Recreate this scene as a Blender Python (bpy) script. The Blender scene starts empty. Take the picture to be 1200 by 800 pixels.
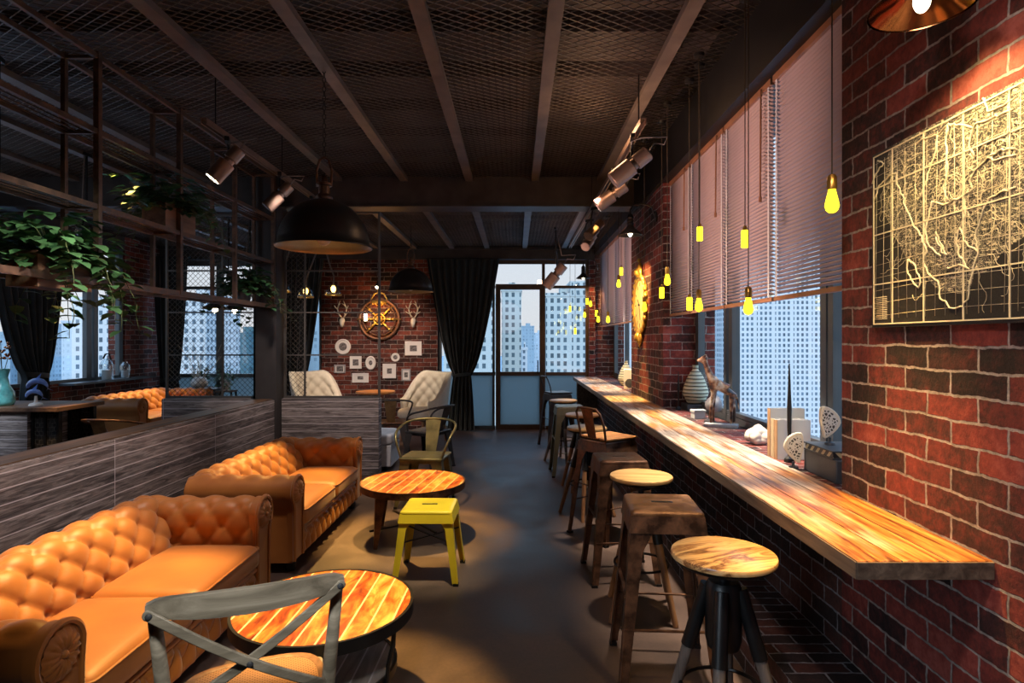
import bpy, bmesh, math, random
from mathutils import Vector as V, Matrix
R = math.radians
pi = math.pi
rnd = random.Random(11)
SC = bpy.context.scene
COL = SC.collection

# ------------------------------------------------------------------ mesh builder
class MB:
    def __init__(s):
        s.bm = bmesh.new()
    def face(s, pts):
        return s.bm.faces.new([s.bm.verts.new(p) for p in pts])
    def hexa(s, a, b):
        va = [s.bm.verts.new(p) for p in a]
        vb = [s.bm.verts.new(p) for p in b]
        n = len(a)
        s.bm.faces.new(va[::-1]); s.bm.faces.new(vb)
        for i in range(n):
            j = (i + 1) % n
            s.bm.faces.new((va[i], va[j], vb[j], vb[i]))
        return s
    def box(s, c, d, m=None):
        x, y, z = d[0] / 2, d[1] / 2, d[2] / 2
        q = [V((-x, -y, 0)), V((x, -y, 0)), V((x, y, 0)), V((-x, y, 0))]
        lo = [p + V((0, 0, -z)) for p in q]; hi = [p + V((0, 0, z)) for p in q]
        if m is not None:
            lo = [m @ p for p in lo]; hi = [m @ p for p in hi]
        c = V(c)
        return s.hexa([p + c for p in lo], [p + c for p in hi])
    def bx(s, x0, x1, y0, y1, z0, z1):
        return s.box(((x0 + x1) / 2, (y0 + y1) / 2, (z0 + z1) / 2), (x1 - x0, y1 - y0, z1 - z0))
    def bar(s, p0, p1, w, h, up=(0, 0, 1)):
        p0, p1 = V(p0), V(p1)
        t = (p1 - p0).normalized(); u = V(up)
        if abs(t.dot(u)) > .98: u = V((1, 0, 0))
        a = t.cross(u).normalized(); b = a.cross(t).normalized()
        o = [a * w / 2 - b * h / 2, a * w / 2 + b * h / 2, -a * w / 2 + b * h / 2, -a * w / 2 - b * h / 2]
        return s.hexa([p0 + k for k in o], [p1 + k for k in o])
    def plate(s, pts, t):
        pts = [V(p) for p in pts]
        n = (pts[1] - pts[0]).cross(pts[2] - pts[0]).normalized() * t
        return s.hexa(pts, [p + n for p in pts])
    def grid(s, P, cu=False, cv=False):
        nu, nv = len(P), len(P[0])
        vs = [[s.bm.verts.new(p) for p in row] for row in P]
        for i in range(nu if cu else nu - 1):
            for j in range(nv if cv else nv - 1):
                i2, j2 = (i + 1) % nu, (j + 1) % nv
                s.bm.faces.new((vs[i][j], vs[i2][j], vs[i2][j2], vs[i][j2]))
        return vs
    def cap(s, loop):
        try: s.bm.faces.new(loop)
        except ValueError: pass
    def tube(s, pts, r, seg=8, closed=False):
        pts = [V(p) for p in pts]; n = len(pts)
        rr = r if isinstance(r, (list, tuple)) else [r] * n
        ref = None; rows = []
        for i, p in enumerate(pts):
            a = pts[(i - 1) % n] if (closed or i > 0) else pts[i]
            b = pts[(i + 1) % n] if (closed or i < n - 1) else pts[i]
            t = (b - a).normalized()
            if ref is None:
                ref = V((0, 0, 1)) if abs(t.z) < .9 else V((1, 0, 0))
            x = (ref - t * ref.dot(t)).normalized(); ref = x
            y = t.cross(x)
            rows.append([p + (x * math.cos(2 * pi * k / seg) + y * math.sin(2 * pi * k / seg)) * rr[i] for k in range(seg)])
        vs = s.grid(rows, cu=closed, cv=True)
        if not closed:
            s.cap(vs[0][::-1]); s.cap(vs[-1])
        return s
    def lathe(s, prof, seg=24, c=(0, 0, 0), m=None, cap=True):
        c = V(c); rows = []
        for r, z in prof:
            row = []
            for k in range(seg):
                p = V((max(r, 1e-4) * math.cos(2 * pi * k / seg), max(r, 1e-4) * math.sin(2 * pi * k / seg), z))
                row.append((m @ p if m is not None else p) + c)
            rows.append(row)
        vs = s.grid(rows, cv=True)
        if cap:
            s.cap(vs[0][::-1]); s.cap(vs[-1])
        return s
    def cyl(s, p0, p1, r, seg=16, r2=None):
        return s.tube([p0, p1], [r, r if r2 is None else r2], seg)
    def ball(s, c, r, seg=12, n=8, sq=(1, 1, 1)):
        P = []
        for i in range(n + 1):
            a = -pi / 2 + pi * i / n
            P.append((r * math.cos(a), r * math.sin(a)))
        m = Matrix.Diagonal((sq[0], sq[1], sq[2])).to_3x3()
        return s.lathe(P, seg, c, m)
    def prism(s, poly, h0, h1, f):
        return s.hexa([f(x, y, h0) for x, y in poly], [f(x, y, h1) for x, y in poly])
    def rbox(s, c, d, r, n=8, puff=0, m=None):
        c = V(c); hx, hy, hz = d[0] / 2, d[1] / 2, d[2] / 2
        b2 = bmesh.new()
        bmesh.ops.create_cube(b2, size=2)
        bmesh.ops.subdivide_edges(b2, edges=b2.edges[:], cuts=n, use_grid_fill=True)
        mp = {}
        for v in b2.verts:
            q = []
            for k, h in enumerate((hx, hy, hz)):
                t = v.co[k]
                t = math.copysign(abs(t) ** .6, t) if abs(t) > 0 else 0
                q.append(t * h)
            p = V(q)
            rr = min(r, hx, hy, hz)
            inn = V((max(-(hx - rr), min(hx - rr, p.x)), max(-(hy - rr), min(hy - rr, p.y)), max(-(hz - rr), min(hz - rr, p.z))))
            dd = p - inn
            if dd.length > 1e-7: p = inn + dd.normalized() * rr
            if puff and p.z > 0:
                p.z += puff * max(0, 1 - (p.x / hx) ** 2) ** .6 * max(0, 1 - (p.y / hy) ** 2) ** .6
            if m is not None: p = m @ p
            mp[v] = s.bm.verts.new(p + c)
        for f in b2.faces:
            s.bm.faces.new([mp[v] for v in f.verts])
        b2.free()
        return s
    def build(s, name, mt, parent=None, sharp=38, bev=0, weld=False, keep=False):
        if weld: bmesh.ops.remove_doubles(s.bm, verts=s.bm.verts[:], dist=1e-5)
        if not keep: bmesh.ops.recalc_face_normals(s.bm, faces=s.bm.faces[:])
        me = bpy.data.meshes.new(name)
        s.bm.to_mesh(me); s.bm.free()
        me.polygons.foreach_set('use_smooth', [True] * len(me.polygons))
        if sharp < 180: me.set_sharp_from_angle(angle=R(sharp))
        me.materials.append(mt)
        o = bpy.data.objects.new(name, me); COL.objects.link(o)
        if parent is not None: o.parent = parent
        if bev:
            b = o.modifiers.new('edge', 'BEVEL'); b.width = bev; b.segments = 2; b.limit_method = 'ANGLE'
            b.angle_limit = R(40)
        return o

def skin(name, verts, edges, radii, mt, parent=None, root=0, sub=2):
    me = bpy.data.meshes.new(name); me.from_pydata([tuple(v) for v in verts], edges, []); me.materials.append(mt)
    o = bpy.data.objects.new(name, me); COL.objects.link(o)
    if parent is not None: o.parent = parent
    o.modifiers.new('skin', 'SKIN')
    if not me.skin_vertices: me.attributes.new('skin', 'FLOAT2', 'POINT') if False else None
    sv = me.skin_vertices[0].data if me.skin_vertices else None
    if sv is None:
        bpy.context.view_layer.objects.active = o
        bpy.ops.mesh.customdata_skin_add(); sv = me.skin_vertices[0].data
    for i, r in enumerate(radii):
        sv[i].radius = (r, r); sv[i].use_root = (i == root)
    o.modifiers[0].use_smooth_shade = True
    ss = o.modifiers.new('sub', 'SUBSURF'); ss.levels = sub; ss.render_levels = sub
    return o

def tag(o, label, cat=None, group=None, kind=None):
    o['label'] = label
    if cat: o['category'] = cat
    if group: o['group'] = group
    if kind: o['kind'] = kind
    return o
def thing(name, label, cat, loc=(0, 0, 0), rz=0, group=None):
    o = bpy.data.objects.new(name, None); COL.objects.link(o)
    o.location = loc; o.rotation_euler = (0, 0, rz); o.empty_display_size = .1
    return tag(o, label, cat, group)
def dup(src, loc, rz, label, group=None, scale=None):
    def cp(o, par):
        c = o.copy(); COL.objects.link(c); c.parent = par
        for ch in o.children: cp(ch, c)
        return c
    kids = list(src.children)
    r = src.copy(); COL.objects.link(r)
    for k in kids: cp(k, r)
    r.location = loc; r.rotation_euler = (0, 0, rz)
    if scale: r.scale = scale
    r['label'] = label
    if group: r['group'] = group
    return r
def struct(o, label=None):
    o['kind'] = 'structure'
    if label: o['label'] = label
    return o
def lerp(a, b, t): return a + (b - a) * t
def sstep(t):
    t = max(0, min(1, t)); return t * t * (3 - 2 * t)

# ------------------------------------------------------------------ materials
def newmat(name):
    m = bpy.data.materials.new(name); m.use_nodes = True
    nt = m.node_tree; nt.nodes.clear()
    out = nt.nodes.new('ShaderNodeOutputMaterial')
    p = nt.nodes.new('ShaderNodeBsdfPrincipled')
    nt.links.new(p.outputs[0], out.inputs[0])
    return m, nt, p, out
def nd(nt, typ, ins=None, **props):
    n = nt.nodes.new('ShaderNode' + typ)
    for k, v in props.items(): setattr(n, k, v)
    for k, v in (ins or {}).items():
        s = n.inputs[k]
        if isinstance(v, bpy.types.NodeSocket): nt.links.new(v, s)
        else:
            if s.type == 'RGBA' and len(v) == 3: v = (*v, 1)
            s.default_value = v
    return n
def ramp(nt, fac, stops, interp='LINEAR'):
    n = nt.nodes.new('ShaderNodeValToRGB'); nt.links.new(fac, n.inputs[0])
    cr = n.color_ramp; cr.interpolation = interp
    while len(cr.elements) < len(stops): cr.elements.new(.5)
    for e, (p, c) in zip(cr.elements, stops):
        e.position = p; e.color = (*c, 1) if len(c) == 3 else c
    return n.outputs[0]
def mixc(nt, f, a, b, blend='MIX'):
    n = nd(nt, 'Mix', data_type='RGBA', blend_type=blend)
    for s, v in ((n.inputs[0], f), (n.inputs[6], a), (n.inputs[7], b)):
        if isinstance(v, bpy.types.NodeSocket): nt.links.new(v, s)
        else: s.default_value = (*v, 1) if hasattr(v, '__len__') and len(v) == 3 else v
    return n.outputs[2]
def math_(nt, op, a, b=0.0, c=None):
    n = nd(nt, 'Math', operation=op)
    for s, v in zip(n.inputs, (a, b, c)):
        if v is None: continue
        if isinstance(v, bpy.types.NodeSocket): nt.links.new(v, s)
        else: s.default_value = v
    return n.outputs[0]
def bump(nt, p, h, strength=.5, dist=.01):
    b = nd(nt, 'Bump', {'Strength': strength, 'Distance': dist, 'Height': h})
    nt.links.new(b.outputs[0], p.inputs['Normal'])
def setp(p, rough=.5, metal=0, spec=.5, sheen=0, coat=0):
    p.inputs['Roughness'].default_value = rough; p.inputs['Metallic'].default_value = metal
    p.inputs['Specular IOR Level'].default_value = spec
    if sheen: p.inputs['Sheen Weight'].default_value = sheen; p.inputs['Sheen Roughness'].default_value = .4
    if coat: p.inputs['Coat Weight'].default_value = coat; p.inputs['Coat Roughness'].default_value = .2

def plain(name, c, rough=.5, metal=0, spec=.5, var=.25, scale=8, b=0, sheen=0, coat=0):
    """one colour with soft procedural variation"""
    m, nt, p, _ = newmat(name); setp(p, rough, metal, spec, sheen, coat)
    tc = nd(nt, 'TexCoord')
    n = nd(nt, 'TexNoise', {'Vector': tc.outputs['Object'], 'Scale': scale, 'Detail': 4.0})
    lo = tuple(x * (1 - var) for x in c); hi = tuple(min(1, x * (1 + var)) for x in c)
    nt.links.new(ramp(nt, n.outputs[0], [(.3, lo), (.7, hi)]), p.inputs['Base Color'])
    if b: bump(nt, p, n.outputs[0], b, .005)
    return m
def rusty(name, c1, c2, rough=.45, metal=.6, scale=14):
    m, nt, p, _ = newmat(name); setp(p, rough, metal)
    tc = nd(nt, 'TexCoord')
    n = nd(nt, 'TexNoise', {'Vector': tc.outputs['Object'], 'Scale': scale, 'Detail': 8.0, 'Roughness': .65})
    nt.links.new(ramp(nt, n.outputs[0], [(.38, c1), (.62, c2)]), p.inputs['Base Color'])
    nt.links.new(ramp(nt, n.outputs[0], [(.35, (.3,) * 3), (.65, (.65,) * 3)]), p.inputs['Roughness'])
    bump(nt, p, n.outputs[0], .15, .003)
    return m
def glow(name, c, s):
    m, nt, p, out = newmat(name)
    e = nd(nt, 'Emission', {'Color': c, 'Strength': s}); nt.links.new(e.outputs[0], out.inputs[0])
    nt.nodes.remove(p)
    return m
def glassy(name, tint=(1, 1, 1), refl=.07, rough=.0):
    m, nt, p, out = newmat(name); nt.nodes.remove(p)
    t = nd(nt, 'BsdfTransparent', {'Color': tint}); g = nd(nt, 'BsdfGlossy', {'Roughness': rough})
    x = nd(nt, 'MixShader', {0: refl, 1: t.outputs[0], 2: g.outputs[0]})
    nt.links.new(x.outputs[0], out.inputs[0])
    return m
def auto_uv(nt):
    """u, v in metres on any axis-aligned face"""
    g = nd(nt, 'NewGeometry')
    P = nd(nt, 'SeparateXYZ', {0: g.outputs['Position']}); N = nd(nt, 'SeparateXYZ', {0: g.outputs['True Normal']})
    sx = math_(nt, 'GREATER_THAN', math_(nt, 'ABSOLUTE', N.outputs[0]), .7)
    sz = math_(nt, 'GREATER_THAN', math_(nt, 'ABSOLUTE', N.outputs[2]), .7)
    def mx(f, a, b): return math_(nt, 'ADD', math_(nt, 'MULTIPLY', a, math_(nt, 'SUBTRACT', 1.0, f)), math_(nt, 'MULTIPLY', b, f))
    u = mx(sx, P.outputs[0], P.outputs[1]); v = mx(sz, P.outputs[2], P.outputs[1])
    return u, v, g.outputs['Position']
def brick(name, stops, mortar, width=.215, row=.074, msize=.006, bstr=.8, dis=.012):
    m, nt, p, _ = newmat(name); setp(p, .8, 0, .3)
    u, v, pos = auto_uv(nt)
    uv = nd(nt, 'CombineXYZ', {0: u, 1: v})
    n1 = nd(nt, 'TexNoise', {'Vector': pos, 'Scale': 7.0, 'Detail': 3.0})
    off = nd(nt, 'VectorMath', {0: n1.outputs[1], 1: (.5, .5, .5)}, operation='SUBTRACT')
    off2 = nd(nt, 'VectorMath', {0: off.outputs[0], 'Scale': dis * 2}, operation='SCALE')
    n0 = nd(nt, 'TexNoise', {'Vector': pos, 'Scale': 38.0, 'Detail': 3.0})
    off3 = nd(nt, 'VectorMath', {0: nd(nt, 'VectorMath', {0: n0.outputs[1], 1: (.5, .5, .5)}, operation='SUBTRACT').outputs[0], 'Scale': .011}, operation='SCALE')
    vec0 = nd(nt, 'VectorMath', {0: uv.outputs[0], 1: off2.outputs[0]}, operation='ADD')
    vec = nd(nt, 'VectorMath', {0: vec0.outputs[0], 1: off3.outputs[0]}, operation='ADD')
    br = nd(nt, 'TexBrick', {'Vector': vec.outputs[0], 'Color1': (0, 0, 0), 'Color2': (1, 1, 1), 'Mortar': (0, 0, 0), 'Scale': 1.0,
                             'Mortar Size': msize, 'Mortar Smooth': .35, 'Bias': 0.0, 'Brick Width': width, 'Row Height': row})
    n2 = nd(nt, 'TexNoise', {'Vector': pos, 'Scale': 26.0, 'Detail': 8.0, 'Roughness': .72})
    n3 = nd(nt, 'TexNoise', {'Vector': pos, 'Scale': 1.6, 'Detail': 2.0})
    f = math_(nt, 'ADD', math_(nt, 'MULTIPLY', nd(nt, 'SeparateColor', {0: br.outputs[0]}).outputs[0], .40),
              math_(nt, 'ADD', math_(nt, 'SUBTRACT', math_(nt, 'MULTIPLY', n2.outputs[0], .85), .17), math_(nt, 'MULTIPLY', math_(nt, 'SUBTRACT', n3.outputs[0], .5), .8)))
    col = ramp(nt, f, stops)
    mt = mixc(nt, ramp(nt, n2.outputs[0], [(.4, (0,) * 3), (.65, (1,) * 3)]), tuple(x * .45 for x in mortar), mortar)
    nt.links.new(mixc(nt, br.outputs[1], col, mt), p.inputs['Base Color'])
    h = math_(nt, 'ADD', math_(nt, 'MULTIPLY', br.outputs[1], -1.0), math_(nt, 'MULTIPLY', n2.outputs[0], .7))
    bump(nt, p, h, bstr, .012)
    return m
def wood(name, cols, axis=1, stretch=12, scale=5, rough=.45, plank=None, joint=(.02, .015, .01), jw=.025, world=False, coat=0, metal=0, bstr=.12):
    """grain along axis; plank=(axis across, width) draws joints"""
    m, nt, p, _ = newmat(name); setp(p, rough, metal, .5, 0, coat)
    src = nd(nt, 'NewGeometry').outputs['Position'] if world else nd(nt, 'TexCoord').outputs['Object']
    sc = [scale] * 3; sc[axis] = scale / stretch
    S = nd(nt, 'SeparateXYZ', {0: src})
    vec = nd(nt, 'VectorMath', {0: src, 1: tuple(sc)}, operation='MULTIPLY').outputs[0]
    if plank:
        q = math_(nt, 'DIVIDE', S.outputs[plank[0]], plank[1])
        idx = math_(nt, 'FLOOR', q); fr = math_(nt, 'FRACT', q)
        wn = nd(nt, 'TexWhiteNoise', {1: idx}, noise_dimensions='1D')
        o = nd(nt, 'VectorMath', {0: wn.outputs[1], 'Scale': 7.0}, operation='SCALE')
        vec = nd(nt, 'VectorMath', {0: vec, 1: o.outputs[0]}, operation='ADD').outputs[0]
    n = nd(nt, 'TexNoise', {'Vector': vec, 'Scale': 3.0, 'Detail': 8.0, 'Roughness': .62, 'Distortion': .6})
    k = len(cols)
    f = n.outputs[0]
    if plank:
        f = math_(nt, 'ADD', f, math_(nt, 'MULTIPLY', math_(nt, 'SUBTRACT', wn.outputs[0], .5), .16))
    c = ramp(nt, f, [(.3 + .4 * i / (k - 1), cols[i]) for i in range(k)])
    h = n.outputs[0]
    if plank:
        e = math_(nt, 'LESS_THAN', math_(nt, 'ABSOLUTE', math_(nt, 'SUBTRACT', fr, .5)), .5 - jw)
        c = mixc(nt, e, joint, c)
        h = math_(nt, 'ADD', math_(nt, 'MULTIPLY', h, .5), e)
    nt.links.new(c, p.inputs['Base Color'])
    bump(nt, p, h, bstr, .004)
    return m
def facade(name, wall, win, w=2.2, h=2.8, fr=.42, rough=.8, var=.35):
    m, nt, p, _ = newmat(name); setp(p, rough, 0, .3)
    u, v, pos = auto_uv(nt)
    uv = nd(nt, 'CombineXYZ', {0: u, 1: v})
    ms = min(.12, h * .1 * fr / 2)
    br = nd(nt, 'TexBrick', {'Vector': uv.outputs[0], 'Color1': tuple(x * (1 - var) for x in win), 'Color2': tuple(min(1, x * (1 + var)) for x in win), 'Mortar': wall,
                             'Scale': .1, 'Mortar Size': ms, 'Mortar Smooth': .1, 'Bias': 0.0, 'Brick Width': w * .1, 'Row Height': h * .1}, offset=0.0, squash=1.0)
    # every fourth bay is blank wall, so that the front reads as bays and not as a plain grid
    q = math_(nt, 'FRACT', math_(nt, 'DIVIDE', u, w * 4)); gap = math_(nt, 'LESS_THAN', q, .13)
    nt.links.new(mixc(nt, gap, br.outputs[0], wall), p.inputs['Base Color'])
    return m

MT = {}
def mats():
    D = MT
    D['brick'] = brick('red_brick', [(.20, (.012, .008, .009)), (.36, (.052, .016, .015)), (.5, (.125, .025, .021)), (.64, (.20, .037, .029)), (.82, (.30, .078, .062))], (.40, .35, .33), msize=.005, dis=.010)
    D['brickfar'] = brick('far_brick', [(.15, (.012, .007, .007)), (.35, (.05, .016, .013)), (.55, (.13, .03, .02)), (.8, (.24, .06, .036))], (.33, .28, .26), .22, .075, .006)
    D['brickshade'] = brick('shaded_brick', [(.15, (.012, .011, .013)), (.4, (.034, .022, .021)), (.65, (.085, .032, .025)), (.9, (.15, .075, .06))], (.34, .34, .37), .215, .074, .005, dis=.010)  # red brick darkened: shade under the bar is put into the colour
    # floor
    m, nt, p, _ = newmat('concrete_floor'); setp(p, .45, 0, .5)
    g = nd(nt, 'NewGeometry').outputs['Position']
    a = nd(nt, 'TexNoise', {'Vector': g, 'Scale': 1.3, 'Detail': 9.0, 'Roughness': .68, 'Distortion': .4}); b = nd(nt, 'TexNoise', {'Vector': g, 'Scale': 60.0, 'Detail': 3.0})
    f = math_(nt, 'ADD', math_(nt, 'MULTIPLY', a.outputs[0], .85), math_(nt, 'MULTIPLY', b.outputs[0], .15))
    nt.links.new(ramp(nt, f, [(.3, (.032, .023, .021)), (.5, (.085, .056, .046)), (.7, (.155, .10, .08))]), p.inputs['Base Color'])
    nt.links.new(ramp(nt, a.outputs[0], [(.3, (.36,) * 3), (.7, (.6,) * 3)]), p.inputs['Roughness'])
    bump(nt, p, f, .12, .004); D['floor'] = m
    # grey boarded partition: boards run along u, light joints
    m, nt, p, _ = newmat('grey_boards'); setp(p, .55, 0, .4)
    u, v, pos = auto_uv(nt)
    uv = nd(nt, 'CombineXYZ', {0: u, 1: v})
    br = nd(nt, 'TexBrick', {'Vector': uv.outputs[0], 'Color1': (0, 0, 0), 'Color2': (1, 1, 1), 'Mortar': (.5,) * 3, 'Scale': 1.0, 'Mortar Size': .0034, 'Mortar Smooth': .3,
                             'Bias': 0.0, 'Brick Width': 1.3, 'Row Height': .082}, offset=0.0)
    gv = nd(nt, 'CombineXYZ', {0: math_(nt, 'MULTIPLY', u, 2.2), 1: math_(nt, 'MULTIPLY', v, 26.0), 2: math_(nt, 'MULTIPLY', math_(nt, 'FLOOR', math_(nt, 'DIVIDE', v, .082)), 3.7)})
    n = nd(nt, 'TexNoise', {'Vector': gv.outputs[0], 'Scale': 1.6, 'Detail': 8.0, 'Roughness': .68, 'Distortion': 1.2})
    f = math_(nt, 'ADD', n.outputs[0], math_(nt, 'MULTIPLY', math_(nt, 'SUBTRACT', nd(nt, 'SeparateColor', {0: br.outputs[0]}).outputs[0], .5), .12))
    c = ramp(nt, f, [(.32, (.030, .027, .030)), (.45, (.115, .098, .098)), (.55, (.23, .20, .195)), (.68, (.42, .37, .36))])
    nt.links.new(mixc(nt, br.outputs[1], c, (.62, .57, .60)), p.inputs['Base Color'])
    bump(nt, p, math_(nt, 'SUBTRACT', math_(nt, 'MULTIPLY', n.outputs[0], .4), br.outputs[1]), .35, .006); D['boards'] = m
    D['caprail'] = wood('cap_rail_wood', [(.03, .02, .015), (.11, .06, .03), (.2, .1, .05)], 1, 14, 6, .5, world=True)
    # bar worktop: bleached boards with orange-brown stains
    m, nt, p, _ = newmat('bar_boards'); setp(p, .38, 0, .5)
    g = nd(nt, 'NewGeometry').outputs['Position']; S = nd(nt, 'SeparateXYZ', {0: g})
    q = math_(nt, 'DIVIDE', math_(nt, 'SUBTRACT', S.outputs[0], .9465), .1275); fr = math_(nt, 'FRACT', q); ix = math_(nt, 'FLOOR', q)
    gv = nd(nt, 'CombineXYZ', {0: math_(nt, 'MULTIPLY', S.outputs[0], 30.0), 1: math_(nt, 'MULTIPLY', S.outputs[1], 1.9), 2: math_(nt, 'ADD', math_(nt, 'MULTIPLY', ix, 5.3), math_(nt, 'MULTIPLY', S.outputs[2], 30.0))})
    n = nd(nt, 'TexNoise', {'Vector': gv.outputs[0], 'Scale': 1.4, 'Detail': 9.0, 'Roughness': .66, 'Distortion': .8})
    st = nd(nt, 'TexNoise', {'Vector': nd(nt, 'CombineXYZ', {0: math_(nt, 'MULTIPLY', S.outputs[0], 5.0), 1: math_(nt, 'MULTIPLY', S.outputs[1], 1.5), 2: ix}).outputs[0], 'Scale': 1.5, 'Detail': 5.0})
    c1 = ramp(nt, n.outputs[0], [(.36, (.13, .075, .045)), (.47, (.40, .30, .225)), (.60, (.70, .60, .51))])
    c2 = ramp(nt, n.outputs[0], [(.38, (.10, .028, .008)), (.49, (.36, .125, .028)), (.62, (.62, .32, .09))])
    y0 = math_(nt, 'MULTIPLY', math_(nt, 'SUBTRACT', 2.9, S.outputs[1]), .22)   # near end more orange: its warm light painted in with the stains
    sf = math_(nt, 'ADD', st.outputs[0], math_(nt, 'MAXIMUM', -.03, math_(nt, 'MINIMUM', y0, .14)))
    c = mixc(nt, ramp(nt, sf, [(.45, (0,) * 3), (.62, (1,) * 3)]), c1, c2)
    e = math_(nt, 'LESS_THAN', math_(nt, 'ABSOLUTE', math_(nt, 'SUBTRACT', fr, .5)), .482)
    nt.links.new(mixc(nt, e, (.03, .02, .014), c), p.inputs['Base Color'])
    bump(nt, p, math_(nt, 'ADD', math_(nt, 'MULTIPLY', n.outputs[0], .5), e), .25, .004); D['bar'] = m
    D['bartrim'] = wood('bar_edge_wood', [(.045, .032, .024), (.12, .088, .064), (.22, .165, .12)], 1, 16, 9, .6, world=True, bstr=.3)
    D['tabletop'] = wood('amber_table_boards', [(.15, .022, .005), (.40, .085, .013), (.62, .23, .045), (.78, .44, .13)], 1, 3, 7, .33, (0, .076), (.82, .56, .34), .048, coat=.3)
    D['tableshelf'] = wood('grey_shelf_boards', [(.05, .04, .04), (.13, .11, .10), (.22, .19, .18)], 1, 8, 6, .5, (0, .07), (.33, .31, .33), .05)
    D['zebra'] = wood('striped_seat_wood', [(.50, .28, .10), (.62, .40, .17), (.10, .032, .010), (.60, .36, .14), (.66, .46, .22), (.22, .08, .02), (.62, .40, .17)], 0, 6, 5, .35, coat=.3)
    D['seatwood'] = wood('pale_seat_wood', [(.30, .16, .05), (.46, .27, .10), (.56, .36, .15)], 0, 12, 7, .4)
    D['legwood'] = wood('brown_leg_wood', [(.12, .055, .025), (.25, .12, .055), (.34, .18, .09)], 2, 14, 8, .5)
    D['darkleg'] = wood('grey_leg_wood', [(.06, .05, .045), (.14, .115, .10), (.24, .2, .17)], 2, 14, 9, .5)
    D['slatseat'] = wood('slatted_seat_wood', [(.14, .05, .015), (.36, .16, .05), (.46, .25, .09)], 0, 9, 7, .4, (1, .068), (.02, .012, .008), .06)
    D['greywood'] = wood('weathered_grey_wood', [(.12, .105, .078), (.25, .225, .17), (.40, .365, .29)], 0, 12, 9, .55, bstr=.25)
    D['plywood'] = wood('warm_table_wood', [(.28, .09, .02), (.5, .2, .05), (.6, .3, .1)], 0, 8, 6, .4)
    D['crate'] = wood('planter_wood', [(.06, .03, .018), (.15, .08, .045), (.22, .12, .07)], 1, 10, 7, .6)
    # leather
    m, nt, p, _ = newmat('tan_leather'); setp(p, .5, 0, .4, .25)
    g = nd(nt, 'TexCoord').outputs['Object']
    a = nd(nt, 'TexNoise', {'Vector': g, 'Scale': 3.5, 'Detail': 5.0}); b = nd(nt, 'TexVoronoi', {'Vector': g, 'Scale': 220.0})
    nt.links.new(ramp(nt, a.outputs[0], [(.3, (.30, .098, .020)), (.7, (.42, .160, .034))]), p.inputs['Base Color'])
    bump(nt, p, b.outputs[0], .05, .002); D['leather'] = m
    D['leatherdark'] = plain('brown_leather', (.11, .045, .024), .5, 0, .4, .3, 5)
    D['curtain'] = plain('charcoal_curtain_cloth', (.017, .022, .025), .75, 0, .3, .3, 5, sheen=.35)
    D['black'] = plain('black_steel', (.012, .012, .013), .4, .3, .5, .3, 10)
    D['beam'] = plain('brown_black_steel', (.050, .041, .038), .5, .2, .4, .3, 5)
    D['beamlight'] = plain('ceiling_bar_paint', (.13, .105, .092), .5, .1, .4, .25, 6)
    D['deck'] = plain('ceiling_deck_paint', (.065, .052, .050), .6, .1, .3, .3, 3)
    D['mesh'] = plain('expanded_mesh_steel', (.12, .10, .088), .5, .4, .5, .2, 4)
    D['rail'] = rusty('rusty_shelf_steel', (.075, .048, .038), (.17, .098, .065), .5, .4)
    D['post'] = plain('grey_post_steel', (.045, .042, .043), .5, .2, .4, .2, 4)
    D['frame'] = plain('slate_window_frame', (.075, .090, .10), .45, .2, .5, .15, 4)
    D['doorframe'] = plain('brown_door_frame', (.085, .05, .033), .45, .2, .5, .2, 4)
    D['rust'] = rusty('rusted_stool_steel', (.055, .030, .021), (.19, .092, .052), .45, .55)
    D['rustseat'] = rusty('worn_bronze_seat', (.16, .075, .035), (.30, .16, .08), .4, .6)
    D['bronze'] = rusty('bronze_chair_steel', (.22, .115, .045), (.36, .21, .09), .4, .7, 9)
    D['sage'] = plain('sage_green_steel', (.185, .215, .155), .42, .25, .5, .15, 6)
    D['olive'] = rusty('olive_bronze_steel', (.145, .14, .08), (.27, .235, .12), .35, .7, 6)
    D['yellow'] = plain('yellow_paint', (.74, .56, .030), .38, 0, .5, .12, 5, coat=.3)
    D['gunmetal'] = plain('gunmetal_steel', (.07, .065, .065), .4, .5, .5, .3, 9)
    D['dome'] = plain('black_enamel', (.022, .022, .023), .38, .1, .5, .2, 6)
    D['domein'] = plain('bronze_dome_lining', (.30, .21, .12), .4, .4, .5, .2, 6)
    D['spot'] = plain('grey_brown_spot_metal', (.27, .185, .145), .35, .55, .5, .2, 9)
    D['copper'] = plain('polished_copper', (.55, .24, .12), .14, 1, .5, .1, 6)
    D['brass'] = plain('aged_brass', (.48, .28, .07), .3, .9, .5, .25, 9)
    D['gold'] = plain('gilded_ornament', (.62, .38, .08), .35, .7, .5, .3, 14, b=.3)
    D['cable'] = plain('grey_cable', (.17, .15, .14), .6, 0, .4, .1, 9)
    D['cord'] = plain('dark_cord', (.055, .04, .022), .6, 0, .4, .1, 9)
    D['bulb'] = glow('yellow_filament_bulb', (1, .80, .018), 4.0)
    D['lamp'] = glow('white_hot_lamp', (1, .86, .6), 14.0)
    D['amber'] = glow('amber_lamp', (1, .58, .14), 9.0)
    D['glass'] = glassy('window_glass', (.95, .98, 1), .075)
    D['jar'] = glassy('jar_glass', (.86, .93, .96), .22)
    D['tealglass'] = plain('teal_glass', (.16, .62, .64), .1, 0, .6, .5, 12, coat=.5)
    m, nt, p, out = newmat('frosted_panel'); nt.nodes.remove(p)
    a = nd(nt, 'BsdfTranslucent', {'Color': (.46, .55, .57)}); b = nd(nt, 'BsdfPrincipled', {'Base Color': (.20, .25, .27), 'Roughness': .35})
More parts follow.
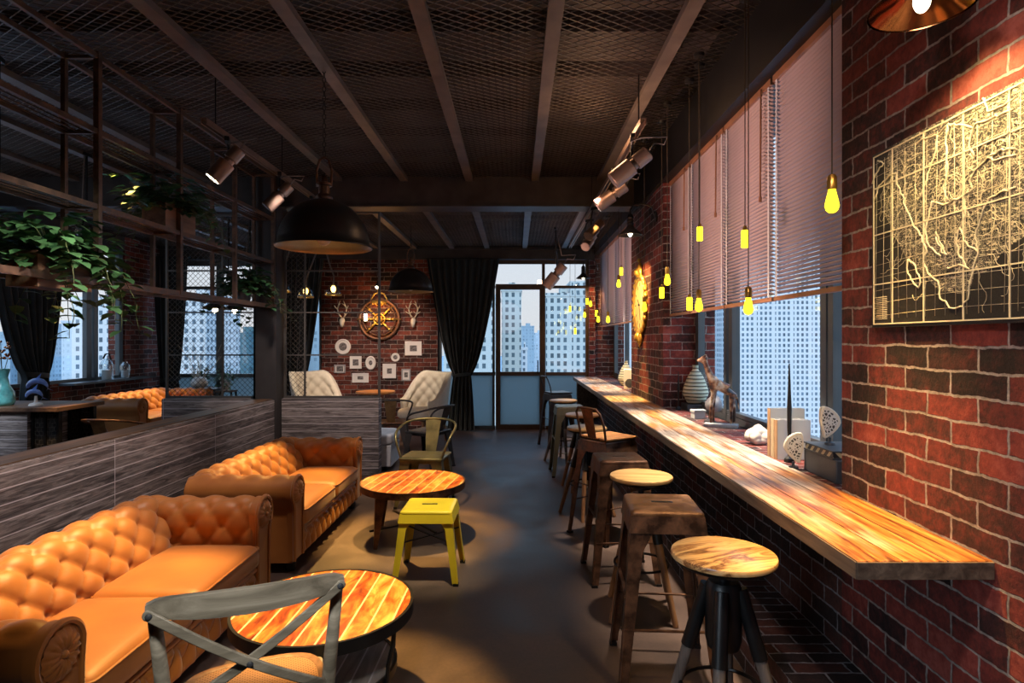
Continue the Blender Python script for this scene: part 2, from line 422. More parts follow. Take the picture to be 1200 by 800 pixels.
    x = nd(nt, 'MixShader', {0: .45, 1: a.outputs[0], 2: b.outputs[0]}); nt.links.new(x.outputs[0], out.inputs[0]); D['frost'] = m
    m, nt, p, out = newmat('blind_slat_paint'); setp(p, .5, 0, .4)
    p.inputs['Base Color'].default_value = (.62, .47, .44, 1)
    t = nd(nt, 'BsdfTranslucent', {'Color': (.55, .40, .36)}); x = nd(nt, 'MixShader', {0: .25, 1: p.outputs[0], 2: t.outputs[0]}); nt.links.new(x.outputs[0], out.inputs[0]); D['slat'] = m
    D['blindwood'] = plain('blind_rail_wood', (.33, .15, .075), .5, 0, .4, .2, 7)
    D['tape'] = plain('white_ladder_tape', (.75, .74, .76), .6, 0, .4, .05, 5)
    D['linen'] = plain('cream_linen', (.62, .55, .46), .8, 0, .3, .08, 20, sheen=.3)
    D['greyfab'] = plain('pale_grey_fabric', (.50, .52, .56), .85, 0, .3, .1, 20, sheen=.2)
    D['leaf'] = plain('pothos_leaf', (.045, .125, .045), .5, 0, .4, .55, 9)
    D['leafdark'] = plain('deep_green_leaf', (.030, .095, .040), .5, 0, .4, .5, 9)
    D['stem'] = plain('vine_stem', (.09, .11, .04), .6, 0, .3, .2, 9)
    D['white'] = plain('white_ceramic', (.74, .73, .70), .4, 0, .5, .06, 9)
    D['bone'] = plain('bone_plaster', (.70, .64, .52), .6, 0, .3, .12, 15, b=.2)
    D['rock'] = plain('pale_coral_stone', (.64, .59, .52), .85, 0, .3, .2, 18, b=.6)
    D['mount'] = plain('white_picture_mount', (.80, .78, .75), .7, 0, .3, .03, 9)
    D['ink'] = plain('grey_photo_print', (.16, .15, .15), .6, 0, .3, .8, 40)
    D['paper'] = plain('tan_book_spine', (.45, .27, .14), .6, 0, .3, .15, 14)
    D['paper2'] = plain('buff_book_spine', (.60, .45, .27), .6, 0, .3, .12, 14)
    D['bookwhite'] = plain('white_book_cover', (.66, .65, .61), .5, 0, .4, .05, 9)
    D['slate'] = plain('slate_box', (.045, .05, .058), .5, 0, .4, .2, 9)
    D['clock'] = plain('cream_clock_face', (.78, .62, .28), .5, 0, .3, .08, 9)
    D['blue'] = plain('blue_glass_dolphin', (.14, .26, .68), .15, 0, .6, .4, 14, coat=.5)
    D['greystone'] = plain('grey_shell', (.36, .36, .37), .6, 0, .4, .2, 25, b=.3)
    D['screen'] = plain('screen_wire', (.10, .095, .09), .5, .4, .5, .1, 5)
    # cane
    m, nt, p, _ = newmat('cane_weave'); setp(p, .6)
    g = nd(nt, 'TexCoord').outputs['Object']; S = nd(nt, 'SeparateXYZ', {0: g})
    def dot(a, off=0): return math_(nt, 'SINE', math_(nt, 'ADD', math_(nt, 'MULTIPLY', a, 2 * pi / .014), off))
    f = math_(nt, 'MULTIPLY', dot(S.outputs[0]), dot(S.outputs[1]))
    k = math_(nt, 'GREATER_THAN', f, .62)
    nt.links.new(mixc(nt, k, (.38, .185, .08), (.08, .035, .018)), p.inputs['Base Color']); bump(nt, p, f, -.3, .002); D['cane'] = m
    # striped ceramics
    m, nt, p, _ = newmat('striped_ceramic'); setp(p, .45)
    S = nd(nt, 'SeparateXYZ', {0: nd(nt, 'TexCoord').outputs['Object']})
    k = math_(nt, 'LESS_THAN', math_(nt, 'FRACT', math_(nt, 'DIVIDE', S.outputs[2], .031)), .3)
    nt.links.new(mixc(nt, k, (.62, .60, .42), (.045, .045, .025)), p.inputs['Base Color']); D['striped'] = m
    # giraffe
    m, nt, p, _ = newmat('painted_giraffe_wood'); setp(p, .4)
    oc = nd(nt, 'TexCoord').outputs['Object']; nz = nd(nt, 'SeparateXYZ', {0: nd(nt, 'NewGeometry').outputs['Normal']})
    n = nd(nt, 'TexNoise', {'Vector': oc, 'Scale': 17.0, 'Detail': 3.0})
    f = math_(nt, 'ADD', n.outputs[0], math_(nt, 'MULTIPLY', nz.outputs[2], -.12))
    nt.links.new(ramp(nt, f, [(.38, (.018, .010, .008)), (.46, (.14, .05, .025)), (.55, (.40, .24, .13)), (.64, (.62, .52, .40))]), p.inputs['Base Color']); D['giraffe'] = m
    # wing lattice
    m, nt, p, _ = newmat('pierced_lattice'); setp(p, .6)
    v = nd(nt, 'TexVoronoi', {'Vector': nd(nt, 'TexCoord').outputs['Object'], 'Scale': 75.0}, feature='DISTANCE_TO_EDGE')
    nt.links.new(ramp(nt, v.outputs[0], [(.12, (.7, .68, .62)), (.2, (.06, .055, .05))]), p.inputs['Base Color']); D['lattice'] = m
    # striped box edge
    m, nt, p, _ = newmat('black_gold_band'); setp(p, .4)
    S = nd(nt, 'SeparateXYZ', {0: nd(nt, 'TexCoord').outputs['Object']})
    k = math_(nt, 'LESS_THAN', math_(nt, 'FRACT', math_(nt, 'DIVIDE', math_(nt, 'ADD', math_(nt, 'ADD', S.outputs[0], S.outputs[1]), S.outputs[2]), .05)), .45)
    nt.links.new(mixc(nt, k, (.02, .02, .022), (.45, .38, .22)), p.inputs['Base Color']); D['band'] = m
    # engraved map panel
    m, nt, p, _ = newmat('map_panel'); setp(p, .55)
    g = nd(nt, 'NewGeometry').outputs['Position']
    a = nd(nt, 'TexNoise', {'Vector': g, 'Scale': 26.0, 'Detail': 7.0, 'Roughness': .62, 'Distortion': .6})
    ct = math_(nt, 'LESS_THAN', math_(nt, 'ABSOLUTE', math_(nt, 'SUBTRACT', math_(nt, 'FRACT', math_(nt, 'MULTIPLY', a.outputs[0], 14.0)), .5)), .1)
    b = nd(nt, 'TexNoise', {'Vector': g, 'Scale': 2.6, 'Detail': 2.0})
    S = nd(nt, 'SeparateXYZ', {0: g})
    dy = math_(nt, 'SUBTRACT', S.outputs[1], 1.72); dz = math_(nt, 'SUBTRACT', S.outputs[2], 2.02)
    rr = math_(nt, 'SQRT', math_(nt, 'ADD', math_(nt, 'MULTIPLY', dy, math_(nt, 'MULTIPLY', dy, 1.2)), math_(nt, 'MULTIPLY', dz, math_(nt, 'MULTIPLY', dz, 2.2))))
    dens = math_(nt, 'ADD', math_(nt, 'SUBTRACT', .50, rr), math_(nt, 'MULTIPLY', math_(nt, 'SUBTRACT', b.outputs[0], .5), .7))
    tx = nd(nt, 'TexNoise', {'Vector': nd(nt, 'VectorMath', {0: g, 1: (1, 60, 190)}, operation='MULTIPLY').outputs[0], 'Scale': 1.0, 'Detail': 4.0})
    f = math_(nt, 'MULTIPLY', math_(nt, 'GREATER_THAN', dens, 0.0), math_(nt, 'MAXIMUM', ct, math_(nt, 'GREATER_THAN', tx.outputs[0], .60)))
    sp = nd(nt, 'TexNoise', {'Vector': g, 'Scale': 260.0, 'Detail': 2.0})
    base = ramp(nt, sp.outputs[0], [(.45, (.006, .006, .006)), (.78, (.028, .026, .022))])
    nt.links.new(mixc(nt, f, base, (.60, .53, .36)), p.inputs['Base Color']); D['map'] = m
    D['mapline'] = plain('map_line', (.74, .66, .46), .5, 0, .3, .08, 9)
    # dark pleated scroll
    D['ironwork'] = brick('ornate_iron', [(.2, (.01, .01, .01)), (.8, (.05, .045, .04))], (.10, .09, .08), .04, .04, .005, .6, .02)
    # city
    D['tower1'] = facade('pale_tower_front', (.60, .63, .63), (.11, .16, .20), 2.3, 2.7, .44)
    D['tower2'] = facade('concrete_tower_front', (.45, .51, .50), (.08, .12, .14), 2.4, 2.9, .44)
    D['tower3'] = facade('white_tower_front', (.56, .59, .59), (.10, .14, .17), 2.6, 3.0, .5)
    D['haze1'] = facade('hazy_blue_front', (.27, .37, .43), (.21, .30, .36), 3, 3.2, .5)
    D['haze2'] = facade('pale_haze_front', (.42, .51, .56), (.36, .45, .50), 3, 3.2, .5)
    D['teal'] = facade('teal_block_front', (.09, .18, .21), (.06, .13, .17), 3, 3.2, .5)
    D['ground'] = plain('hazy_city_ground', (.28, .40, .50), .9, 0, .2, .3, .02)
mats()
# ------------------------------------------------------------------ camera, sky
cam = bpy.data.cameras.new('camera'); cam.lens = 700 / 1200 * 36; cam.sensor_width = 36
cam.shift_x = -5 / 1200; cam.shift_y = -2 / 1200; cam.clip_end = 5000; cam.clip_start = .02
co = bpy.data.objects.new('camera', cam); COL.objects.link(co)
CH = 1.5; F = 700.0; VX, VY = 605.0, 398.0
co.location = (0, 0, CH); co.rotation_euler = (R(90), 0, 0); SC.camera = co
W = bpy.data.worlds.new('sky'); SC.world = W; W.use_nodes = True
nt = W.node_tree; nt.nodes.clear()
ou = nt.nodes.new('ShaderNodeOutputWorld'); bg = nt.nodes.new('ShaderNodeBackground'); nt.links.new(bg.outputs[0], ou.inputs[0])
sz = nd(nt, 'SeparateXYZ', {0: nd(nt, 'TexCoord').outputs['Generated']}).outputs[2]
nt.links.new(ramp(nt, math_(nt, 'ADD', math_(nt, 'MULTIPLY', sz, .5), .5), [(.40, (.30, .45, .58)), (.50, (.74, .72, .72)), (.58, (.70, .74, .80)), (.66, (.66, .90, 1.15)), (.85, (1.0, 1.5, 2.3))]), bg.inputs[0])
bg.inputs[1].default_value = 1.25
SC.view_settings.view_transform = 'Standard'; SC.view_settings.look = 'None'; SC.view_settings.exposure = 0; SC.view_settings.gamma = 1.02
SC.cycles.max_bounces = 6; SC.cycles.diffuse_bounces = 3; SC.cycles.glossy_bounces = 3; SC.cycles.transparent_max_bounces = 16
SC.cycles.sample_clamp_indirect = 3; SC.cycles.caustics_reflective = False; SC.cycles.caustics_refractive = False
SC.cycles.use_denoising = True

# room constants
XW, XG, YF, XL, ZC, ZC2, YB = 1.33, 1.62, 10.0, -5.9, 3.3, 3.05, 6.6
ZB = .885          # top of the bar
Y0 = -1.2          # wall behind the camera

# ------------------------------------------------------------------ setting
b = MB(); b.bx(XL - .3, 1.9, Y0 - .2, YF + .3, -.1, 0); struct(b.build('floor', MT['floor']), 'dark brown polished concrete floor')
b = MB(); b.bx(-5.88, -2.95, 6.74, 9.97, 0, .2); struct(b.build('floor_platform', MT['boards']), 'low platform behind the planked partition')
# ceiling deck: corrugated across the room, plus a flat lid
b = MB(); P = []
y = Y0 - .2; z = 3.5
prof = []
while y < YF + .3:
    prof += [(y, 3.46), (y + .40, 3.46), (y + .44, 3.72), (y + .61, 3.72)]; y += .65
b.grid([[(XL - .3, yy, zz) for yy, zz in prof], [(1.9, yy, zz) for yy, zz in prof]])
b.bx(XL - .3, 1.9, Y0 - .2, YF + .3, 3.8, 3.9)
struct(b.build('ceiling', MT['deck'], keep=True), 'dark corrugated ceiling deck above the steel mesh')

def net(b, x0, x1, y0, y1, z, a, c, w=.006, pt=lambda x, y, z: (x, y, z), up=(0, 0, 1)):
    """diamond mesh a wide, c long, clipped to a rectangle"""
    m = c / a
    for s in (1, -1):
        lo = y0 - max(s * m * x0, s * m * x1); hi = y1 - min(s * m * x0, s * m * x1)
        k = math.ceil(lo / c)
        while k * c < hi:
            q = k * c; k += 1
            xs = sorted(((y0 - q) / (s * m), (y1 - q) / (s * m)))
            xa, xb = max(x0, xs[0]), min(x1, xs[1])
            if xb - xa < 1e-3: continue
            b.bar(pt(xa, s * m * xa + q, z), pt(xb, s * m * xb + q, z), w, w, up)
b = MB(); net(b, XL, 1.45, Y0, YB, ZC, .098, .062, .0046); struct(b.build('ceiling_mesh', MT['mesh'], sharp=180), 'expanded diamond mesh ceiling over the near seats')
b = MB(); net(b, XL, 1.45, YB + .2, YF, ZC2, .098, .062, .0046); struct(b.build('ceiling_mesh', MT['mesh'], sharp=180), 'expanded diamond mesh ceiling over the far end')
for i, x in enumerate([.936, .21, -.52, -1.24, -1.965, -3.41, -4.14, -4.87]):
    b = MB(); b.bx(x - .042, x + .042, Y0, YB, ZC - .05, ZC - .008)
    struct(b.build('ceiling_beam', MT['beamlight']), 'flat steel bar under the near ceiling mesh, number %d from the window wall' % (i + 1))
for i, x in enumerate([.78, .14, -.48, -1.06, -1.68, -2.3, -3.0, -3.7, -4.4]):
    b = MB(); b.bx(x - .04, x + .04, YB + .2, YF, ZC2 - .05, ZC2 - .008)
    struct(b.build('ceiling_beam', MT['beamlight']), 'flat steel bar under the far ceiling mesh, number %d from the window wall' % (i + 1))
b = MB(); b.bx(XL, 1.30, YB, YB + .2, 2.98, 3.46); b.bx(XL, 1.30, YB - .04, YB + .24, 2.965, 2.985)
struct(b.build('ceiling_beam', MT['beam']), 'deep dark crossbeam over the middle of the room')
b = MB(); b.bx(XL, 1.30, YF - .12, YF, 2.83, 3.46); b.bx(XL, 1.30, YF - .16, YF, 2.99, 3.03); struct(b.build('ceiling_beam', MT['beam']), 'dark lintel beam above the far windows')
# right wall
b = MB(); b.bx(XW, 1.8, Y0, 2.44, .22, 3.6); struct(b.build('wall_right', MT['brick']), 'red brick wall with the map')
b = MB(); b.bx(XW, 1.8, 5.41, 6.90, .22, 3.6); struct(b.build('wall_right', MT['brick']), 'red brick pillar with the clock')
b = MB(); b.bx(XW, 1.8, 2.44, 5.41, .22, .862); b.bx(XW, 1.8, 6.90, 9.98, .22, .862); struct(b.build('wall_right', MT['brickshade']), 'brick wall under the windows, bar shade put into its colour')
b = MB(); b.bx(1.335, 1.60, 2.445, 5.405, .862, .878); b.bx(1.335, 1.60, 6.905, 9.97, .862, .878); struct(b.build('window_sill', MT['brick']), 'red brick sill behind the bar')
b = MB(); b.bx(1.03, 1.8, 0, 9.98, 0, .22); struct(b.build('trim_1', MT['brickshade']), 'brick foot ledge under the bar, shade put into its colour')
b = MB(); b.bx(1.30, 1.8, 2.44, YF, 2.92, 3.5); struct(b.build('trim_2', MT['black']), 'black band above the blinds')
# far wall
b = MB(); b.bx(1.31, 1.8, YF - .03, YF + .2, .22, 3.0); struct(b.build('wall_far', MT['brickfar']), 'brick corner beside the far window')
b = MB(); b.bx(-3.24, -1.31, YF - .06, YF + .2, 0, 2.9); struct(b.build('wall_far', MT['brickfar']), 'red brick wall hung with framed pictures')
b = MB(); b.bx(XL - .3, 1.8, YF, YF + .2, 2.83, 3.9); b.bx(XL - .3, -5.76, YF, YF + .2, 0, 2.9); struct(b.build('wall_far', MT['beam']), 'dark wall above the far windows')
b = MB(); b.bx(1.21, 1.31, YF - .12, YF + .1, 0, 2.83); struct(b.build('trim_3', MT['brick']), 'brick strip between the far window and the corner')
# left wall, window 4.4..9.0
b = MB(); b.bx(XL - .25, XL, Y0, 4.4, 0, 3.8); b.bx(XL - .25, XL, 9.0, YF, 0, 3.8); b.bx(XL - .25, XL, 4.4, 9.0, 0, .93); struct(b.build('wall_left', MT['brickfar']), 'brick wall along the left windows')
b = MB(); b.bx(XL, XL + .2, 7.7, 9.45, .905, .935); struct(b.build('window_sill', MT['frame']), 'slate sill under the left window')
b = MB(); b.bx(XL - .25, XL, 4.4, 9.0, 2.85, 3.8); struct(b.build('wall_left', MT['beam']), 'dark lintel over the left windows')
b = MB(); b.bx(XL - .25, 1.8, Y0 - .2, Y0, 0, 3.8); struct(b.build('wall_back', MT['brickshade']), 'brick wall behind the camera')
# post
b = MB(); b.bx(-2.86, -2.62, 6.5, 6.58, 0, 3.3); b.bx(-2.86, -2.84, 6.5, 6.74, 0, 3.3); b.bx(-2.64, -2.60, 6.47, 6.76, 0, 3.3)
struct(b.build('pillar', MT['post']), 'dark grey steel post at the end of the planked partition')

# windows
def win_frame(n, mt, label, verts, hors, glass, panels=None, th=.05, dep=.06, ax='y', at=0.0):
    """verts: (a, w, z0, z1), hors: (z, h, a0, a1); ax 'y' = frame in the xz plane at y, 'x' = frame in the yz plane at x"""
    def bx(b, a0, a1, z0, z1, d0, d1):
        if ax == 'y': b.bx(a0, a1, at + d0, at + d1, z0, z1)
        else: b.bx(at + d0, at + d1, a0, a1, z0, z1)
    b = MB()
    for a, w, z0, z1 in verts: bx(b, a - w / 2, a + w / 2, z0, z1, -dep / 2, dep / 2)
    for z, h, a0, a1 in hors: bx(b, a0, a1, z - h / 2, z + h / 2, -dep / 2 + .004, dep / 2 - .004)
    fr = struct(b.build('window_%d' % n, mt), label)
    b = MB(); bx(b, *glass, -.004, .004); o = b.build('window_glass', MT['glass'], fr); o['kind'] = 'structure'
    if panels:
        b = MB()
        for q in panels: bx(b, *q, -.012, .012)
        o = b.build('frosted_panel', MT['frost'], fr); o['kind'] = 'structure'
    return fr
win_frame(1, MT['frame'], 'right window beside the near end of the bar',
          [(2.47, .06, .88, 2.95), (3.08, .05, .88, 2.95), (3.155, .06, .88, 2.95), (4.52, .07, .88, 2.95), (4.64, .05, .88, 2.95), (5.36, .08, .88, 2.95)],
          [(.90, .05, 2.44, 5.41), (.945, .03, 2.44, 5.41), (2.93, .04, 2.44, 5.41)], (2.45, 5.40, .9, 2.93), ax='x', at=XG + .03)
win_frame(2, MT['frame'], 'right window beyond the clock pillar',
          [(6.95, .07, .88, 2.95), (7.7, .06, .88, 2.95), (7.82, .05, .88, 2.95), (8.9, .06, .88, 2.95), (9.9, .08, .88, 2.95)],
          [(.90, .05, 6.9, 9.96), (.945, .03, 6.9, 9.96), (2.93, .04, 6.9, 9.96)], (6.92, 9.94, .9, 2.93), ax='x', at=XG + .03)
top, tr, sl = 2.81, 2.385, .93
win_frame(3, MT['doorframe'], 'far window right of the glass door', [(1.185, .05, 0, 2.83), (.455, .05, 2.4, 2.83)],
          [(tr, .045, .49, 1.21), (sl, .055, .49, 1.21), (.03, .06, .49, 1.21), (2.80, .06, -.35, 1.21)], (-.35, 1.2, .94, 2.8), [(.49, 1.19, .06, .91)], ax='y', at=YF + .03)
# the door
b = MB(); b.bx(-.345, -.265, YF - .03, YF + .05, 0, 2.43); b.bx(.39, .485, YF - .03, YF + .05, 0, 2.43); b.bx(-.265, .39, YF - .03, YF + .05, 2.34, 2.43); b.bx(-.265, .39, YF - .03, YF + .05, 0, .085); b.bx(-.265, .39, YF - .02, YF + .04, .90, .965)
d = struct(b.build('door_1', MT['doorframe']), 'brown framed glass door at the end of the aisle')
b = MB(); b.bx(-.27, .40, YF - .005, YF + .012, .08, .91); b.build('frosted_panel', MT['frost'], d)
b = MB(); b.box((.36, YF - .05, 1.05), (.02, .02, .22)); b.box((.36, YF - .035, 1.14), (.018, .05, .018)); b.box((.36, YF - .035, .96), (.018, .05, .018)); b.build('door_handle', MT['black'], d)
win_frame(4, MT['frame'], 'far window behind the dark curtain', [(-1.28, .06, 0, 2.83), (-.38, .04, 0, 2.83)], [(tr, .045, -1.3, -.35), (sl, .055, -1.3, -.35), (.03, .06, -1.3, -.35), (2.80, .06, -1.3, -.35)],
          (-1.3, -.35, .94, 2.8), [(-1.27, -.37, .06, .91)], ax='y', at=YF + .03)
win_frame(5, MT['frame'], 'far window behind the left sofa', [(-5.73, .06, 0, 2.83), (-4.97, .11, 0, 2.83), (-4.1, .06, 0, 2.83), (-3.27, .06, 0, 2.83)],
          [(2.37, .05, -5.76, -4.97), (2.36, .10, -4.97, -3.24), (.90, .06, -5.76, -3.24), (.03, .06, -5.76, -3.24), (2.78, .09, -5.76, -3.24)], (-5.75, -3.25, .94, 2.8), [(-5.72, -3.27, .06, .88)], ax='y', at=YF + .03)
win_frame(6, MT['frame'], 'left window overlooking the towers', [(4.45, .1, .93, 2.85), (6.0, .08, .93, 2.85), (7.2, .08, .93, 2.85), (8.28, .10, .93, 2.85), (8.42, .08, .93, 2.85), (8.95, .09, .93, 2.85)],
          [(.95, .05, 4.4, 9.0), (2.36, .05, 4.4, 9.0), (2.80, .10, 4.4, 9.0)], (4.42, 8.98, .95, 2.82), ax='x', at=XL - .05)

# partitions
def partition(label, x0, x1, y0, y1, h=.85):
    b = MB(); b.bx(x0, x1, y0, y1, 0, h); o = struct(b.build('partition', MT['boards'], bev=.004), label); return o
p1 = partition('long grey planked partition behind the tan sofas', -2.87, -2.62, 1.2, 6.495)
b = MB(); b.bx(-2.845, -2.645, 1.22, 6.48, .8505, .858); o = b.build('cap_rail', MT['caprail'], p1); o['kind'] = 'structure'
partition('short grey planked partition right of the steel post', -2.595, -1.52, 6.60, 6.74)
partition('short grey planked partition left of the steel post', -3.92, -2.875, 6.60, 6.74)

# wire screens over the short partitions
def wire_screen(label, x0, x1, zt, vs, mesh_to):
    t = thing('wire_screen', label, 'screen', (x0, 6.67, .85))
    L = x1 - x0
    b = MB()
    for x in (0, L): b.bx(x - .012, x + .012, -.012, .012, 0, zt)
    for z in (.012, zt - .012): b.bx(.012, L - .012, -.011, .011, z - .012, z + .012)
    b.build('frame', MT['screen'], t)
    for v in vs:
        b = MB(); b.bx(v - .009, v + .009, -.010, .010, .024, zt - .024); b.build('upright', MT['screen'], t)
    for z in (.48, .955, 1.42):
        if z < zt - .1:
            b = MB(); b.bx(.012, L - .012, -.009, .009, z - .008, z + .008); b.build('crossbar', MT['screen'], t)
    b = MB(); net(b, .012, mesh_to, .02, zt - .02, 0, .058, .058, .0035, lambda x, y, z: (x, z, y), (0, 1, 0)); b.build('wire_mesh', MT['screen'], t, sharp=180)
wire_screen('dark wire mesh screen on the partition left of the post', -3.90, -2.90, 2.05, [.62], .99)
wire_screen('dark wire mesh screen on the partition right of the post', -2.58, -1.53, 2.08, [.22], .24)

# bar
BX0 = .947
t = thing('bar_counter', 'long weathered plank bar worktop along the window wall', 'bar counter', (0, 0, ZB))
for k in range(3):
    b = MB(); b.bx(BX0 + .1275 * k + .0006, BX0 + .1275 * (k + 1) - .0006, 1.662, 9.93, -.05, 0); b.build('board', MT['bar'], t, bev=.003)
b = MB(); b.bx(BX0 - .004, BX0 + .0006, 1.66, 9.93, -.05, -.003); b.bx(BX0, XW - .004, 1.656, 1.6625, -.05, -.003); b.build('edge_strip', MT['bartrim'], t)
b = MB(); b.bx(1.0, 1.32, 9.80, 9.92, .22 - ZB, -.051); b.build('end_panel', MT['bartrim'], t)
for i, yy in enumerate((2.3, 3.9, 5.6, 7.3)):
    b = MB(); b.bx(1.08, 1.325, yy, yy + .03, -.085, -.051); b.bx(1.30, 1.325, yy, yy + .03, -.3, -.085); b.bar((1.10, yy + .015, -.08), (1.305, yy + .015, -.27), .02, .02); b.build('bracket', MT['black'], t)

# ------------------------------------------------------------------ city
def px(x, Y): return (x - VX) * Y / F
def pz(y, Y): return CH + (VY - y) * Y / F
b = MB(); b.bx(-2200, 2200, 30, 3000, -82, -80); struct(b.build('ground', MT['ground']), 'hazy city floor far below')
def tower(x0, x1, yt, Y, m, label, dep=25, steps=(), group=None, zb=-80):
    t = thing('tower_block', label, 'building', (px((x0 + x1) / 2, Y), Y, zb), 0, group)
    w = abs(px(x1, Y) - px(x0, Y)); h = pz(yt, Y) - zb
    b = MB(); b.bx(-w / 2, w / 2, 0, dep, 0, h); b.build('facade', MT[m], t)
    b = MB(); b.bx(-w / 2 - .3, w / 2 + .3, -.3, dep + .3, h, h + 1.2); b.bx(-w * .15, w * .2, dep * .3, dep * .6, h + 1.2, h + 4); b.build('roof', MT['tower3' if m == 'tower3' else m], t)
    for a0, a1, y2 in steps:
        b = MB(); q0, q1 = px(a0, Y) - px((x0 + x1) / 2, Y), px(a1, Y) - px((x0 + x1) / 2, Y); b.bx(q0, q1, .5, dep * .8, h, pz(y2, Y) - zb); b.build('upper_storey', MT[m], t)
    return t
tower(857, 963, 230, 300, 'tower1', 'tall white office tower filling the right window')
tower(967, 1060, 235, 320, 'tower1', 'second white office tower at the edge of the right window')
tower(700, 742, 300, 330, 'tower3', 'pale tower glimpsed through the window beyond the clock pillar')
tower(818, 850, 425, 420, 'haze1', 'hazy blue block behind the giraffe figure')
tower(640, 692, 347, 220, 'tower2', 'grey apartment tower right of the glass door', steps=[(668, 694, 329)])
tower(588, 611, 341, 230, 'tower2', 'tall apartment tower seen through the glass door')
tower(520, 584, 349, 200, 'tower2', 'apartment tower seen behind the right dark curtain')
tower(612, 618, 410, 300, 'tower3', 'slim pale block seen low through the glass door')
tower(611, 626, 383, 600, 'haze1', 'hazy blue tower seen low through the glass door')
tower(625, 640, 391, 650, 'haze2', 'paler hazy tower at the right of the glass door')
tower(202, 241, 350, 200, 'tower3', 'white apartment tower seen through the left wire screen', steps=[(236, 241, 343)])
tower(246, 330, 393, 260, 'teal', 'dark teal block seen through the left wire screen')
tower(330, 380, 352, 290, 'haze1', 'blue tower seen beside the left far curtain')
tower(84, 150, 352, 200, 'tower3', 'white apartment tower seen through the left window')
tower(72, 84.5, 378, 330, 'haze2', 'pale blue tower beside the white tower in the left window')
tower(44, 57, 385, 420, 'haze1', 'blue tower left of the pale tower in the left window')
tower(-40, 12, 395, 420, 'haze1', 'blue tower at the far left window edge')
tower(57, 73, 397, 690, 'haze2', 'distant pale tower low in the left window')
r2 = random.Random(5)
for i in range(26):
    x = -60 + i * 10.5 if i < 20 else 800 + (i - 20) * 30
    if 188 < x < 200: continue
    Y = 740 + i * 34; w = r2.uniform(12, 24)
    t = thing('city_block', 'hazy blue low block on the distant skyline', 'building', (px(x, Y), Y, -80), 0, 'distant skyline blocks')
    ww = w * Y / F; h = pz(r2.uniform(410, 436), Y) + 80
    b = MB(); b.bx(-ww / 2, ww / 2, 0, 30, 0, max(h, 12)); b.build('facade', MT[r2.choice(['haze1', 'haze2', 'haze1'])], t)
# ------------------------------------------------------------------ chesterfield sofas
def resample(pts, step):
    out = [V(pts[0])]; s = [0.0]; acc = 0
    P = [V(p) for p in pts]
    seg = [(P[i + 1] - P[i]).length for i in range(len(P) - 1)]
    T = sum(seg); n = max(2, int(round(T / step)))
    res = []
    for k in range(n + 1):
        d = T * k / n; i = 0
        while i < len(seg) - 1 and d > seg[i]: d -= seg[i]; i += 1
        res.append(P[i].lerp(P[i + 1], min(1, d / seg[i]) if seg[i] > 0 else 0))
    return res, T
def tuft(u, v, du, dv, A, pw=.5):
    p = u / du + v / dv; q = u / du - v / dv
    dp, dq = p - round(p), q - round(q)
    uu, vv = (dp + dq) * du / 2, (dp - dq) * dv / 2
    pit = math.exp(-(uu * uu + vv * vv) / (.016 ** 2))
    return A * (abs(math.sin(pi * p) * math.sin(pi * q)) ** pw) - .55 * A * pit
def tufted_roll(b, prof, L, put, du, dv, A, v0, v1, step=.0135, inset=.03):
    """sweep an open 2-D profile along a length L; put(u, o, z) -> point; normals point to the left of travel"""
    pr, T = resample(prof, step); n = len(pr); nu = int(L / step)
    rows = []
    for i in range(nu + 1):
        u = L * i / nu; row = []
        eu = min(1, min(u, L - u) / inset)
        for j, p in enumerate(pr):
            a = pr[max(0, j - 1)]; c = pr[min(n - 1, j + 1)]
            t = (c - a).normalized(); nn = V((-t.y, t.x))
            v = T * j / (n - 1)
            ev = max(0, min(1, (v - v0) / .04)) * max(0, min(1, (v1 - v) / .04))
            d = tuft(u, v - v0, du, dv, A) * ev * eu ** .5
            q = p + nn * d
            row.append(put(u, q.x, q.y))
        rows.append(row)
    vs = b.grid(rows)
    b.cap(vs[0]); b.cap(vs[-1][::-1])
def arc(cx, cz, r, a0, a1, n=14): return [(cx + r * math.cos(R(lerp(a0, a1, k / n))), cz + r * math.sin(R(lerp(a0, a1, k / n)))) for k in range(n + 1)]
BACKP = [(0, .29), (.025, .42)] + arc(.19, .515, .105, 165, -40) + [(.22, .40), (.22, .07)]
ARMP = [(0, .29), (.0, .45)] + arc(.088, .525, .085, 170, -45) + [(.125, .42), (.125, .07)]
